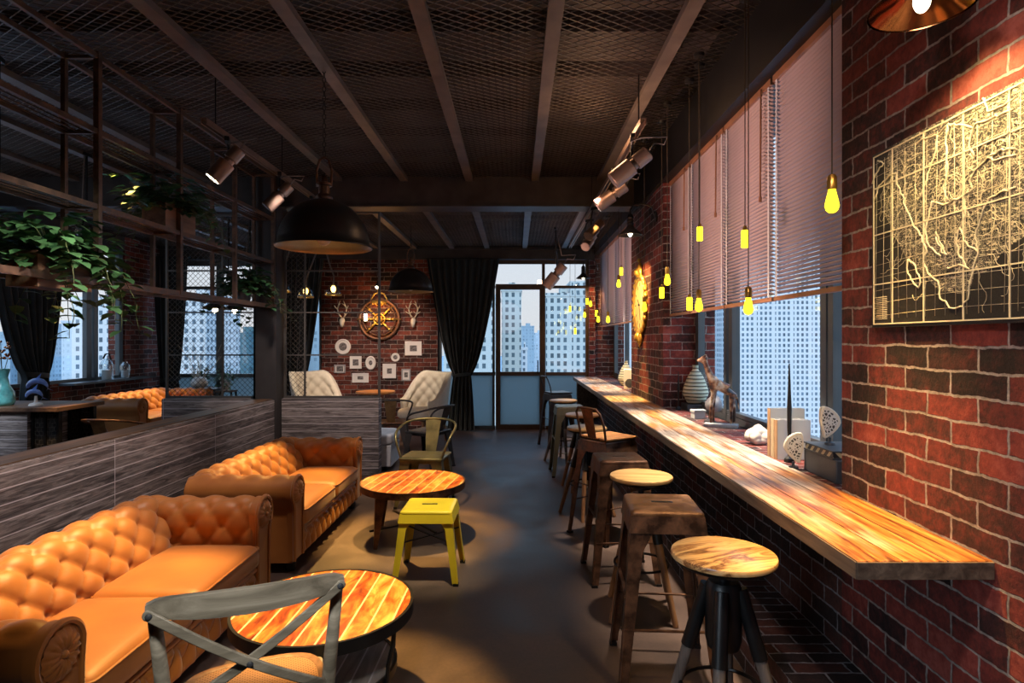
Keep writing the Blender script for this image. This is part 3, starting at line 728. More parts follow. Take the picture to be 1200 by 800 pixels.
def make_sofa(label, loc, lm, group=None):
    t = thing('chesterfield_sofa', label, 'sofa', loc, 0, group)
    L = 1.72; yi = .66
    b = MB(); b.bx(-.27, .365, -.78, .78, .065, .275); b.build('base', lm, t, bev=.01)
    b = MB(); tufted_roll(b, BACKP, 2 * yi + .16, lambda u, o, z: (-.06 - o, yi + .08 - u, z), .172, .165, .026, .03, .53)
    b.build('backrest', lm, t, sharp=75)
    for s in (1, -1):
        b = MB(); tufted_roll(b, ARMP, .66, lambda u, o, z: (.36 - u if s < 0 else -.30 + u, s * (yi + o), z), .165, .165, .020, .04, .42)
        a = b.build('armrest', lm, t, sharp=75)
        # front scroll: facing panel, piping and pleated rosette
        b = MB()
        outl = [(0.0, .09), (0.0, .45)] + arc(.088, .525, .098, 170, -40, 18) + [(.15, .42), (.145, .09)]
        b.prism(outl, .345, .385, lambda o, z, h: (h, s * (yi + o), z))
        b.tube([(.388, s * (yi + o), z) for o, z in outl], .011, 6)
        b.build('arm_facing', lm, a)
        b = MB(); rows = []
        for k in range(48):
            an = 2 * pi * k / 48; w = .004 * math.cos(an * 16)
            rows.append([(.388 + h + w * (rr > .02), s * (yi + .088) + rr * math.cos(an), .525 + rr * math.sin(an)) for rr, h in ((.012, .012), (.03, .017), (.05, .016), (.068, .010), (.078, 0))])
        vs = b.grid(rows, cu=True); b.ball((.398, s * (yi + .088), .525), .014, 10, 6)
        b.build('scroll_rosette', lm, a, sharp=180)
    for s in (1, -1):
        b = MB(); b.rbox((.165, s * .329, .325), (.50, .652, .125), .045, 12, .022); c = b.build('seat_cushion', lm, t, sharp=180)
        b = MB(); xs, ys, r = .245, .321, .04
        ring = []
        for qx, qy, a0 in ((1, 1, 0), (-1, 1, 90), (-1, -1, 180), (1, -1, 270)):
            ring += [(.165 + qx * (xs - r) + r * math.cos(R(a0 + 15 * k)), s * .329 + qy * (ys - r) + r * math.sin(R(a0 + 15 * k)), .372) for k in range(7)]
        b.tube(ring, .006, 6, True); b.build('piping', lm, c)
    b = MB()
    nu, nv = 150, 14; rows = []
    for i in range(nu + 1):
        u = 1.32 * i / nu
        rows.append([(.372 + tuft(u, .16 * j / nv + .055, .11, .22, .03, .5) * min(1, min(j, nv - j) / 2.0), -.66 + u, .075 + .16 * j / nv) for j in range(nv + 1)])
    b.grid(rows); b.build('front_panel', lm, t, sharp=180, keep=True)
    b = MB(); b.cyl((.375, -.66, .247), (.375, .66, .247), .016, 10); b.build('front_roll', lm, t)
    for sx in (-.25, .33):
        for sy in (-.72, .72):
            b = MB(); b.lathe([(.025, 0), (.035, .02), (.035, .045), (.028, .068)], 14, (sx, sy, 0)); b.build('foot', MT['black'], t)
    return t
SOFAS = [make_sofa('tan leather chesterfield sofa nearest the cane chair', (-1.80, 2.60, 0), MT['leather'])]
SOFAS.append(dup(SOFAS[0], (-1.80, 4.61, 0), 0, 'tan leather chesterfield sofa beside the yellow stool, against the cross partition'))
SOFAS.append(dup(SOFAS[0], (-4.70, 7.64, .2), 0, 'tan leather chesterfield sofa behind the partition by the left windows'))

# ------------------------------------------------------------------ sheet-metal stools
def metal_stool(name, label, loc, rz, H, top, foot, bm_, seatm, low=False):
    t = thing(name, label, 'stool', loc, rz)
    w = top / 2; f = foot / 2
    b = MB(); b.rbox((0, 0, H - .018), (top, top, .036), .034, 10)
    b.build('seat', seatm, t, sharp=180)
    b = MB(); b.rbox((0, 0, H + .0002), (top * .30, .022, .003), .001, 4); b.build('handle_slot', MT['black'], t, sharp=180)
    b = MB(); b.rbox((0, 0, H - .002), (top * .93, top * .93, .005), .002, 5) if False else None
    b = MB()
    for k in range(4):
        m = Matrix.Rotation(k * pi / 2, 3, 'Z'); d = .075 * H / .76 if not low else .055
        wt = w - .004; wb = w + (f - w) * (d + .02) / H
        b.plate([m @ V((-wt, wt, H - .02)), m @ V((wt, wt, H - .02)), m @ V((wb, wb, H - .02 - d)), m @ V((-wb, wb, H - .02 - d))], .003)
    b.build('skirt', bm_, t)
    lw_t, lw_b = (.105, .036) if not low else (.085, .034)
    for k in range(4):
        m = Matrix.Rotation(k * pi / 2, 3, 'Z'); b = MB()
        q = H - .03; zs = (0, .5, .8, .93, 1)
        def cor(z): a = lerp(f, w - .002, z); return a
        def wid(z): return lerp(lw_b, lw_t * .62, z) if z < .85 else lerp(lw_t * .62, lw_t * 1.25, (z - .85) / .15)
        for i in range(4):
            a, c = zs[i], zs[i + 1]
            za, zc_ = .012 + (q - .012) * a, .012 + (q - .012) * c
            for sw in (0, 1):
                def P(e, z, zz): v = V((cor(z), cor(z) - e, zz)) if sw == 0 else V((cor(z) - e, cor(z), zz)); return m @ v
                b.plate([P(0, a, za), P(wid(a), a, za), P(wid(c), c, zc_), P(0, c, zc_)], .003 if sw == 0 else -.003)
        # rolled corner bead down the outside edge
        b.cyl(m @ V((f - .004, f - .004, .012)), m @ V((w - .012, w - .012, q)), .007, 8)
        lg = b.build('leg', bm_, t)
        b = MB(); b.box(m @ V((f - .012, f - .012, .008)), (.034, .034, .016), m); b.build('foot_cap', MT['black'], lg)
    if not low:
        for zz, kk in ((.26, 0), (.26, 2), (.40, 1), (.40, 3)):
            m = Matrix.Rotation(kk * pi / 2, 3, 'Z'); a = lerp(f, w, zz / H) - .006
            b = MB(); b.bar(m @ V((-a, a, zz)), m @ V((a, a, zz)), .014, .006); b.build('footrest', bm_, t)
    else:
        b = MB(); a = lerp(f, w, .55) - .01
        b.bar((-a, -a, H * .55), (a, a, H * .55), .016, .004); b.bar((-a, a, H * .55 + .005), (a, -a, H * .55 + .005), .016, .004); b.build('cross_brace', MT['black'], t)
    return t
metal_stool('bar_stool', 'rusty square metal bar stool with a bronze seat, second along the bar', (.665, 2.73, 0), R(-4), .76, .315, .43, MT['rust'], MT['rustseat'])
metal_stool('bar_stool', 'dark rusty square metal stool behind the light round wooden stool', (.66, 3.83, 0), R(3), .755, .30, .42, MT['rust'], MT['rust'])
metal_stool('bar_stool', 'sage green square metal bar stool with a pale top, toward the far end', (.60, 6.72, 0), R(2), .76, .315, .43, MT['sage'], MT['sage'])
metal_stool('low_stool', 'bright yellow low metal stool beside the round amber table', (-.555, 3.84, 0), R(-1), .445, .325, .405, MT['yellow'], MT['yellow'], True)

def round_stool(label, loc, rz, sm, lm, n, H=.755, r=.178, spread=.235, sleeve=.22):
    t = thing('bar_stool', label, 'stool', loc, rz)
    b = MB(); b.lathe([(0, H - .026), (r - .012, H - .026), (r - .002, H - .020), (r, H - .012), (r - .003, H - .003), (r - .010, H), (0, H)], 48); b.build('seat', sm, t)
    b = MB(); b.lathe([(0, H - .038), (r - .02, H - .038), (r - .008, H - .0262), (0, H - .0262)], 40); b.build('seat_rim', MT['black'], t)
    b = MB(); b.cyl((0, 0, .30), (0, 0, H - .038), .016, 14); b.cyl((0, 0, H - .075), (0, 0, H - .038), .055, 18); b.build('screw_post', MT['black'], t)
    b = MB(); b.lathe([(.055, H - .33), (.062, H - .30), (.062, H - .12), (.05, H - .10), (.0, H - .10)], 18); b.build('hub', MT['black'], t)
    for k in range(n):
        an = 2 * pi * k / n + pi / 4; ct, st = math.cos(an), math.sin(an)
        a = V((ct * .055, st * .055, H - .12)); e = V((ct * spread, st * spread, .003)); mid = a.lerp(e, sleeve / (H - .12) * 1.05)
        b = MB(); b.cyl(mid.lerp(a, .06), e, .021, 12, .015); lg = b.build('leg', lm, t)
        b = MB(); b.cyl(a, mid, .024, 12, .026); b.build('sleeve', MT['black'], lg)
    b = MB(); zz = .27; rr = lerp(spread, .055, zz / (H - .12)) - .012
    b.tube([(rr * math.cos(2 * pi * k / 32), rr * math.sin(2 * pi * k / 32), zz) for k in range(32)], .007, 8, True); b.build('foot_ring', MT['black'], t)
    return t
round_stool('round stool with a striped wooden seat and black bracket, nearest on the bar', (.728, 2.10, 0), R(20), MT['zebra'], MT['darkleg'], 4, .755, .180)
round_stool('round stool with a light wooden seat, third from the near end of the bar', (.69, 3.30, 0), R(-8), MT['seatwood'], MT['legwood'], 4, .755, .172)
round_stool('round wooden stool just beyond the backed bar chair', (.605, 5.12, 0), R(30), MT['seatwood'], MT['legwood'], 4, .755, .172)
round_stool('round wooden stool between the backed bar chair and the sage stool', (.67, 6.02, 0), R(12), MT['seatwood'], MT['legwood'], 4, .755, .176)
round_stool('round wooden stool just beyond the sage green stool', (.585, 7.42, 0), R(50), MT['seatwood'], MT['darkleg'], 4, .755, .172)

def backed_stool(label, loc, rz, fm, sm, splat=True):
    """faces +x; back on the -x side"""
    t = metal_stool('bar_chair', label, loc, rz, .745, .31, .43, fm, fm); t['category'] = 'bar chair'
    b = MB(); b.rbox((.01, 0, .757), (.315, .315, .022), .010, 8); b.build('wooden_seat', sm, t, sharp=180)
    b = MB()
    for s in (1, -1):
        b.tube([(-.14, s * .14, .74), (-.165, s * .145, .86), (-.195, s * .135, .95), (-.205, s * .10, .985)], .009, 8)
    b.tube([(-.205, -.10, .985), (-.215, 0, .99), (-.205, .10, .985)], .009, 8); b.build('back_frame', fm, t)
    if splat:
        b = MB(); b.hexa([(-.155, -.045, .76), (-.155, .045, .76), (-.212, .062, .985), (-.212, -.062, .985)], [(-.151, -.045, .76), (-.151, .045, .76), (-.208, .062, .985), (-.208, -.062, .985)]); b.build('splat', fm, t)
    return t
backed_stool('rusty metal bar chair with a backrest and slatted wooden seat', (.70, 4.60, 0), R(34), MT['rust'], MT['slatseat'])
backed_stool('gunmetal bar chair with a backrest at the far end of the bar', (.58, 8.45, 0), R(18), MT['gunmetal'], MT['gunmetal'], False)

# ------------------------------------------------------------------ round tables
def disc(b, r, z0, z1, seg=72): b.lathe([(0, z0), (r, z0), (r, z1), (0, z1)], seg)
t = thing('coffee_table', 'round two-tier amber plank table behind the cross-back chair', 'table', (-.765, 2.385, 0), R(-1))
b = MB(); disc(b, .338, .425, .4505); b.build('tabletop', MT['tabletop'], t)
b = MB(); b.lathe([(.3382, .405), (.350, .405), (.350, .4515), (.3382, .4515)], 72, cap=False); b.lathe([(0, .405), (.3375, .405), (.3375, .424), (0, .424)], 60); b.build('rim', MT['black'], t)
b = MB(); disc(b, .272, .190, .206); b.build('lower_shelf', MT['tableshelf'], t)
b = MB(); b.lathe([(.2725, .178), (.284, .178), (.284, .210), (.2725, .210)], 60, cap=False); b.build('shelf_rim', MT['black'], t)
for k in range(4):
    an = R(-20 + 90 * k); d = V((math.cos(an), math.sin(an), 0))
    b = MB(); b.tube([d * .322 + V((0, 0, .41)), d * .318 + V((0, 0, .34)), d * .296 + V((0, 0, .26)), d * .290 + V((0, 0, .18)), d * .315 + V((0, 0, .08)), d * .345 + V((0, 0, .008))], .009, 8); b.build('leg', MT['black'], t)
t = thing('coffee_table', 'round amber plank table with tapered steel legs behind the yellow stool', 'table', (-.79, 4.58, 0), R(-8))
b = MB(); disc(b, .386, .395, .4205); b.build('tabletop', MT['tabletop'], t)
b = MB(); b.lathe([(.3865, .372), (.397, .372), (.397, .4215), (.3865, .4215)], 72, cap=False); b.lathe([(0, .372), (.386, .372), (.386, .394), (0, .394)], 60); b.build('rim', MT['rust'], t)
for k in range(4):
    an = R(61 + 90 * k); d = V((math.cos(an), math.sin(an), 0)); e = V((-d.y, d.x, 0))
    b = MB()
    for sg in (1, -1):
        u = (d * -.7 + e * sg).normalized()
        o = d * .362
        b.plate([o + V((0, 0, .385)), o + u * .075 + V((0, 0, .385)), o + u * .028 + V((0, 0, .0)) + d * .022, o + d * .022], .003 * sg)
    b.build('leg', MT['rust'], t)
b = MB(); b.bar((-.25, -.25, .10), (.25, .25, .10), .012, .012); b.bar((-.25, .25, .113), (.25, -.25, .113), .012, .012); b.build('cross_brace', MT['black'], t)
t = thing('bistro_table', 'small round wooden table by the picture wall', 'table', (-2.06, 8.75, 0))
b = MB(); b.lathe([(0, .715), (.27, .715), (.285, .73), (.28, .748), (0, .75)], 48); b.build('tabletop', MT['plywood'], t)
b = MB(); b.lathe([(.2, 0), (.19, .02), (.05, .035), (.028, .07), (.028, .66), (.09, .71), (0, .714)], 24); b.build('pedestal', MT['black'], t)

# ------------------------------------------------------------------ cross-back chair, faces +y locally
t = thing('cross_back_chair', 'weathered grey cross-back chair with a woven cane seat, seen from behind', 'chair', (-.765, 1.735, 0), R(22.5))
H = .88
SW = .205
b = MB()
n = 21; rows = []
for i in range(n):
    x = lerp(-.228, .228, i / (n - 1)); k = 1 - (x / .228) ** 2
    yb = -.245 - .055 * k; zc = .862 + .004 * k; hh = .0215 + .009 * k; th = .011
    hh *= (1 - abs(x / .232) ** 10) ** .5
    rows.append([(x, yb - th, zc - hh), (x, yb + th, zc - hh), (x, yb + th * 1.2, zc), (x, yb + th, zc + hh), (x, yb - th, zc + hh), (x, yb - th * 1.2, zc)])
vs = b.grid(rows, cv=True); b.cap(vs[0][::-1]); b.cap(vs[-1]); b.build('top_rail', MT['greywood'], t, sharp=60)
for s in (1, -1):
    b = MB(); b.tube([(s * .195, -.19, 0), (s * .19, -.175, .22), (s * .185, -.175, .44), (s * .197, -.205, .64), (s * .212, -.238, .84)], [.015, .018, .019, .018, .015], 12); b.build('back_post', MT['greywood'], t, sharp=180)
    b = MB(); b.tube([(s * .205, .215, 0), (s * .195, .195, .25), (s * .188, .185, .44)], [.014, .018, .020], 12); b.build('leg', MT['greywood'], t, sharp=180)
    # diagonal slat of the cross
    b = MB(); n = 13; rows = []
    for i in range(n):
        f = i / (n - 1); x = s * lerp(.218, -.178, f); z = lerp(.856, .585, f); y = lerp(-.252, -.203, f) - .036 * math.sin(pi * f) - (.014 if s > 0 else .026)
        dx, dz = -.396 * s, -.271; l = math.hypot(dx, dz); px_, pz_ = -dz / l, dx / l; w = .0120
        rows.append([(x + px_ * w, y - .005, z + pz_ * w), (x - px_ * w, y - .005, z - pz_ * w), (x - px_ * w, y + .005, z - pz_ * w), (x + px_ * w, y + .005, z + pz_ * w)])
    vs = b.grid(rows, cv=True); b.cap(vs[0][::-1]); b.cap(vs[-1]); y = -.252 - (.014 if s > 0 else .026); b.cyl((s * .218, y - .005, .856), (s * .218, y + .005, .856), .0124, 18); sl = b.build('cross_slat', MT['greywood'], t, sharp=45, bev=.003)
    b = MB(); y = -.252 - (.014 if s > 0 else .026) - .0068; b.ball((s * .216, y, .855), .0080, 12, 6, (1, .5, 1)); b.build('bolt', MT['slate'], sl)
b = MB(); b.ball((.0, -.297, .706), .0080, 12, 6, (1, .5, 1)); b.build('bolt', MT['slate'], t)
b = MB(); pts = []
for a in range(48):
    an = 2 * pi * a / 48; ct, st = math.cos(an), math.sin(an)
    pts.append((.205 * math.copysign(abs(ct) ** .55, ct), .01 + .205 * math.copysign(abs(st) ** .55, st)))
b.prism([(x * .93, .01 + (y - .01) * .93) for x, y in pts], .455, .466, lambda x, y, h: (x, y, h)); b.build('cane_seat', MT['cane'], t)
b = MB(); rows = [[(x * q, .01 + (y - .01) * q, z) for q, z in ((.90, .44), (1.0, .442), (1.02, .455), (1.0, .468), (.93, .470), (.90, .467))] for x, y in pts]
b.grid(rows, cu=True, cv=True); b.build('seat_frame', MT['legwood'], t, sharp=60)
b = MB()
for p0, p1 in (((-.19, -.175, .2), (.19, -.175, .2)), ((-.197, .2, .25), (.197, .2, .25)), ((-.192, -.175, .16), (-.2, .2, .16)), ((.192, -.175, .16), (.2, .2, .16))): b.cyl(p0, p1, .010, 10)
b.build('stretcher', MT['greywood'], t)

# ------------------------------------------------------------------ metal armchairs, face +y locally
def metal_armchair(label, loc, rz, m, seatm=None, splatm=None):
    t = thing('metal_armchair', label, 'armchair', loc, rz)
    b = MB(); b.rbox((0, 0, .435), (.40, .39, .03), .028, 8); b.bx(-.17, .17, -.17, .17, .395, .425); b.build('seat', seatm or m, t, sharp=60)
    for sx in (1, -1):
        for sy in (1, -1):
            b = MB(); f = V((sx * .225, sy * .22, .01)); c = V((sx * .185, sy * .18, .43))
            for u in (V((-sx, 0, 0)), V((0, -sy, 0))):
                b.plate([f, f + u * .03, c + u * .095, c], .003)
            lg = b.build('leg', m, t)
            b = MB(); b.box(f + V((-sx * .01, -sy * .01, 0)), (.03, .03, .02)); b.build('foot_cap', MT['black'], lg)
    # arm rail: rises from the front of the seat, sweeps around the back
    b = MB(); pts = [(-.185, .15, .43), (-.205, .15, .50), (-.245, .12, .60), (-.262, .05, .655), (-.262, -.06, .685), (-.235, -.17, .715), (-.15, -.255, .735), (0, -.285, .742)]
    full = pts + [(-x, y, z) for x, y, z in pts[-2::-1]]
    # smooth
    P = [V(p) for p in full]; S = []
    for i in range(len(P) - 1):
        p0, p1, p2, p3 = P[max(i - 1, 0)], P[i], P[i + 1], P[min(i + 2, len(P) - 1)]
        for k in range(4):
            f = k / 4; S.append(.5 * ((2 * p1) + (p2 - p0) * f + (2 * p0 - 5 * p1 + 4 * p2 - p3) * f * f + (3 * p1 - p0 - 3 * p2 + p3) * f ** 3))
    S.append(P[-1]); b.tube(S, .0115, 8); b.build('arm_rail', m, t, sharp=180)
    b = MB(); b.hexa([(-.05, -.175, .44), (.05, -.175, .44), (.075, -.283, .745), (-.075, -.283, .745)], [(-.05, -.171, .44), (.05, -.171, .44), (.075, -.279, .745), (-.075, -.279, .745)]); b.build('splat', splatm or m, t)
    return t
a0 = metal_armchair('olive bronze metal armchair facing the round amber table', (-.83, 5.48, 0), R(173), MT['olive'], MT['olive'], MT['olive'])
metal_armchair('dark rusty metal armchair in front of the right white tufted chair', (-1.03, 7.0, 0), R(62), MT['gunmetal'], MT['gunmetal'], MT['gunmetal'])
metal_armchair('bronze splat metal armchair beside the short grey partition', (-1.62, 7.78, 0), R(8), MT['gunmetal'], MT['rust'], MT['bronze'])
metal_armchair('metal armchair with an orange bronze splat behind the long partition', (-3.95, 5.93, 0), R(-4), MT['rust'], MT['rust'], MT['bronze'])

# ------------------------------------------------------------------ white tufted chairs, face +y locally
def tufted_chair(label, loc, rz):
    t = thing('tufted_chair', label, 'chair', loc, rz)
    b = MB(); b.rbox((0, .03, .41), (.56, .54, .14), .05, 10, .03); b.build('seat', MT['linen'], t, sharp=180)
    b = MB(); rows = []; nu, nv = 60, 26
    for i in range(nu + 1):
        a = lerp(-118, 118, i / nu); A = abs(a)
        top = .60 + .42 * sstep((112 - A) / 70) - .02 * math.cos(R(a * 2)); ct, st = math.sin(R(a)), -math.cos(R(a))
        row = []
        for j in range(nv + 1):
            z = lerp(.34, top, j / nv); flare = .07 * ((z - .34) / .7) ** 1.3
            d = tuft(a / 57 * .3, z, .17, .19, .030) * min(1, (nv - j) / 3, j / 3)
            r = .275 + flare - d
            row.append((r * ct, r * st * 1.02 + .02, z))
        ro = .345; 
        for j in range(nv, -1, -2):
            z = lerp(.34, top, j / nv) + (.0 if j < nv else .012); flare = .07 * ((z - .34) / .7) ** 1.3
            row.append(((ro + flare) * ct, (ro + flare) * st * 1.02 + .02, z))
        rows.append(row)
    vs = b.grid(rows, cv=True); b.cap(vs[0][::-1]); b.cap(vs[-1]); b.build('backrest', MT['linen'], t, sharp=180)
    for sx in (1, -1):
        for sy, ln in ((1, .34), (-1, .34)):
            b = MB(); b.cyl((sx * .235, sy * .22 + .01, .005), (sx * .215, sy * .2 + .02, ln + .02), .016, 10, .024); b.build('leg', MT['legwood'], t)
    return t
tufted_chair('cream tufted armchair right of the small round table', (-1.36, 8.85, 0), R(140))
tufted_chair('cream tufted armchair left of the small round table, behind the mesh screen', (-2.98, 8.95, 0), R(-128))
t = thing('upholstered_bench', 'pale grey upholstered bench behind the short partition', 'bench', (-2.0, 7.06, 0))
b = MB(); b.rbox((0, 0, .36), (1.16, .52, .13), .04, 8, .015); b.build('seat_cushion', MT['greyfab'], t, sharp=180)
b = MB(); b.bx(-.57, .57, -.25, .25, .05, .295); b.build('base', MT['greyfab'], t, bev=.01)
b = MB(); b.rbox((-.12, -.235, .60), (.90, .10, .40), .04, 8); b.build('backrest', MT['greyfab'], t, sharp=180)
for sx in (-.5, .5):
    for sy in (-.2, .2):
        b = MB(); b.cyl((sx, sy, 0), (sx, sy, .05), .022, 10); b.build('foot', MT['black'], t)
# left console and ironwork screen
t = thing('console_cabinet', 'low cabinet with grey slatted side behind the long partition', 'cabinet', (-4.85, 5.85, 0))
b = MB(); b.bx(-.55, .29, -.28, .28, 0, .83); b.build('body', MT['boards'], t)
b = MB(); b.bx(-.62, .60, -.32, .32, .8302, .872); b.build('top', MT['crate'], t, bev=.005)
for y in (-.23, .23):
    b = MB(); b.bx(.31, .55, y - .01, y + .01, .06, .82); b.build('iron_panel', MT['ironwork'], t)
    for x in (.315, .43, .55): b = MB(); b.bx(x - .012, x + .012, y - .0225, y + .0225, 0, .83); b.build('leg', MT['black'], t)
t = thing('teal_vase', 'teal glass vase at the left end of the console', 'vase', (-4.92, 5.72, .872))
b = MB(); b.lathe([(0, 0), (.085, 0), (.10, .04), (.095, .12), (.055, .2), (.042, .27), (.055, .33), (.062, .35), (.05, .35), (.035, .28), (.045, .2), (.0, .05)], 28); b.build('body', MT['tealglass'], t, sharp=180)
b = MB(); 
for k in range(5):
    an = k * 1.3; b.tube([(0, 0, .06), (.02 * math.cos(an), .02 * math.sin(an), .34), (.06 * math.cos(an), .06 * math.sin(an), .48 + .03 * k)], .003, 5)
b.build('stems', MT['stem'], t)
b = MB()
for k in range(30):
    an = rnd.uniform(0, 6.3); b.ball((.07 * math.cos(an) * rnd.random(), .07 * math.sin(an) * rnd.random(), rnd.uniform(.44, .62)), .012, 6, 4)
b.build('blossom', MT['copper'], t)
t = thing('dolphin_figure', 'blue glass figure of two leaping dolphins on the console', 'figurine', (-4.60, 5.72, .872))
b = MB(); b.lathe([(0, 0), (.06, 0), (.05, .02), (.015, .03), (.01, .09), (0, .09)], 18); b.build('stand', MT['jar'] if False else MT['white'], t)
for nm, zz, s in (('dolphin', .13, 1.0), ('dolphin', .05, .8)):
    b = MB(); pts = []; rr = []
    for k in range(15):
        f = k / 14; an = R(lerp(170, 10, f)); pts.append((.10 * s * math.cos(an) , .02 * (1 - 2 * (s < 1)), zz + .02 + .085 * s * math.sin(an))); rr.append(max(.003, .028 * s * math.sin(pi * min(1, f * .92 + .08)) ** .7))
    b.tube(pts, rr, 10)
    mid = V(pts[7]); b.face([mid + V((.02, 0, .02)), mid + V((-.02, 0, .02)), mid + V((.035, 0, .07))])
    e = V(pts[-1]); b.face([e, e + V((.02, .05, -.03)), e + V((.0, .0, -.01)), e + V((.02, -.05, -.03))])
    b.build(nm, MT['blue'], t, sharp=180)
# ------------------------------------------------------------------ hanging shelf frame
t = thing('hanging_shelf_frame', 'rusty steel hanging shelf frame above the long partition', 'shelf', (-2.725, 4.2, ZC))
xs = (.105, -.105); zs = [z - ZC for z in (3.27, 2.80, 2.33, 1.86)]; ys = [y - 4.2 for y in (1.92, 2.83, 3.74, 4.65, 5.56, 6.44)]
for x in xs:
    for y in ys:
        b = MB(); w = .017 if x > 0 else .014; b.bx(x - w, x + w, y - w, y + w, -1.45, 0); b.build('upright', MT['rail'], t)
    for z in zs:
        b = MB(); w = .016 if z > -1.2 else .021; b.bx(x - .012, x + .012, ys[0] - .03, ys[-1] + .03, z - w, z + w); b.build('rail', MT['rail'], t)
for z in zs:
    for y in ys:
        b = MB(); b.bx(-.09, .09, y - .011, y + .011, z - .011, z + .011); b.build('crossbar', MT['rail'], t)
for z in (zs[1], zs[2]):
    b = MB()
    for k in range(4): xx = -.075 + .05 * k; b.bx(xx - .004, xx + .004, ys[0], ys[-1], z + .002, z + .01)
    b.build('shelf_rods', MT['rail'], t)

# ------------------------------------------------------------------ plants
def leaf(b, p, d, up, L, w):
    p = V(p); d = V(d).normalized(); s = d.cross(V(up))
    if s.length < 1e-3: s = V((1, 0, 0))
    s.normalize(); n = s.cross(d)
    q = [p, p + d * L * .3 + s * w * .9 + n * L * .06, p + d * L * .65 + s * w * .75 - n * L * .0, p + d * L - n * L * .15, p + d * L * .65 - s * w * .75, p + d * L * .3 - s * w * .9 + n * L * .06]
    m = p + d * L * .5 - n * L * .02
    v = [b.bm.verts.new(k) for k in q]; c = b.bm.verts.new(m)
    for i in range(6): b.bm.faces.new((v[i], v[(i + 1) % 6], c))
def vine(bs, bl, p, n, step, drop, r, L, w, spread=.3):
    p = V(p); pts = [p.copy()]; d = V((r.uniform(-1, 1), r.uniform(-1, 1), .6)) * spread
    for k in range(n):
        d += V((r.uniform(-.25, .25), r.uniform(-.25, .25), -drop)); d.normalize()
        p = p + d * step; pts.append(p.copy())
        if k > 0:
            an = r.uniform(0, 6.3)
            leaf(bl, p, V((math.cos(an), math.sin(an), r.uniform(-.6, .2))), (0, 0, 1), L * r.uniform(.7, 1.2), w * r.uniform(.8, 1.1))
    bs.tube(pts, .0022, 4)
def plant(name, label, loc, pot, seed, nleaf, rad, vines, lm, L=.075, w=.028, potm='crate', zs_=1.0):
    r = random.Random(seed); t = thing(name, label, 'plant', loc)
    if pot == 'box':
        b = MB(); b.bx(-.088, .088, -.21, .21, 0, .016)
        for x in (-.088, .073): b.bx(x, x + .015, -.21, .21, .016, .2)
        for y in (-.21, .195): b.bx(-.073, .073, y, y + .015, .016, .2)
        b.build('planter_box', MT[potm], t); pz0 = .17
        b = MB(); b.bx(-.073, .073, -.195, .195, .13, .165); b.build('soil', MT['black'], t)
    else:
        b = MB(); b.lathe([(0, 0), (.055, 0), (.08, .12), (.085, .14), (.072, .14), (.068, .115), (0, .11)], 20); b.build('pot', MT[potm], t); pz0 = .11
    bl = MB(); bs = MB()
    for k in range(nleaf):
        a, e = r.uniform(0, 6.3), r.uniform(-.25, 1.2); rr = rad * r.uniform(.3, 1)
        d = V((math.cos(a) * math.cos(e), math.sin(a) * math.cos(e) * (1.6 if pot == 'box' else 1), math.sin(e) * zs_))
        q = V((0, 0, pz0)) + d * rr
        leaf(bl, q, V((math.cos(a + r.uniform(-.7, .7)), math.sin(a + r.uniform(-.7, .7)), r.uniform(-.5, .3))), (0, 0, 1), L * r.uniform(.7, 1.25), w * r.uniform(.8, 1.15))
        if k % 6 == 0: bs.tube([(0, 0, pz0), q * .5 + V((0, 0, pz0 * .5 + .02)), q], .002, 4)
    for k in range(vines[0]):
        a = r.uniform(0, 6.3)
        vine(bs, bl, V((math.cos(a) * .09, math.sin(a) * .14, pz0 + .03)), vines[1] + r.randint(-2, 3), .045, .22, r, L * .9, w, .8)
    f = bl.build('foliage', MT[lm], t, sharp=180, keep=True); f['kind'] = 'stuff'
    bs.build('vine', MT['stem'], t, sharp=180)
    return t
plant('hanging_pothos', 'leafy green trailing plant in a wooden box on the lower hanging shelf', (-2.725, 3.50, 1.795), 'box', 3, 520, .30, (15, 14), 'leaf', .105, .040)
plant('hanging_pothos', 'dark trailing plant high on the hanging shelf near its middle', (-2.725, 4.70, 2.345), 'box', 8, 380, .28, (12, 9), 'leafdark', .09, .036)
plant('trailing_ivy', 'green trailing plant on the hanging shelf beside the steel post', (-2.725, 5.98, 1.885), 'pot', 12, 300, .26, (14, 11), 'leafdark', .09, .036, 'slate')
plant('potted_shrub', 'small green potted plant at the far left window', (-5.12, 9.70, .0), 'pot', 21, 110, .16, (0, 0), 'leafdark', .09, .03, 'white', 1.6)
def stand(label, loc, h):
    t = thing('plant_stand', label, 'stand', loc); b = MB(); b.bx(-.15, .15, -.1, .1, h - .025, h); b.build('top', MT['crate'], t)
    for sx in (-.13, .13):
        for sy in (-.08, .08):
            b = MB(); b.bx(sx - .012, sx + .012, sy - .012, sy + .012, 0, h - .025); b.build('leg', MT['black'], t)
    return t
COL.objects['potted_shrub'].location = (-5.12, 9.70, .74)
stand('low plant stand under the potted plant at the far left window', (-5.12, 9.70, .2), .54)
plant('flowering_plant', 'small potted plant with white flowers beside the steel post', (-4.72, 9.70, .68), 'pot', 33, 120, .15, (0, 0), 'leaf', .10, .022, 'white', 2.0)
fl = [o for o in COL.objects if o.name == 'flowering_plant'][0]
b = MB()
for k in range(10): b.ball((rnd.uniform(-.08, .08), rnd.uniform(-.08, .08), rnd.uniform(.12, .3)), .018, 8, 5)
b.build('blossom', MT['white'], fl)
stand('low plant stand under the flowering plant by the post', (-4.72, 9.70, .2), .48)
t = thing('branch_vase', 'round white vase holding bare pale twigs behind the left sofa', 'vase', (-4.72, 8.9, .78))
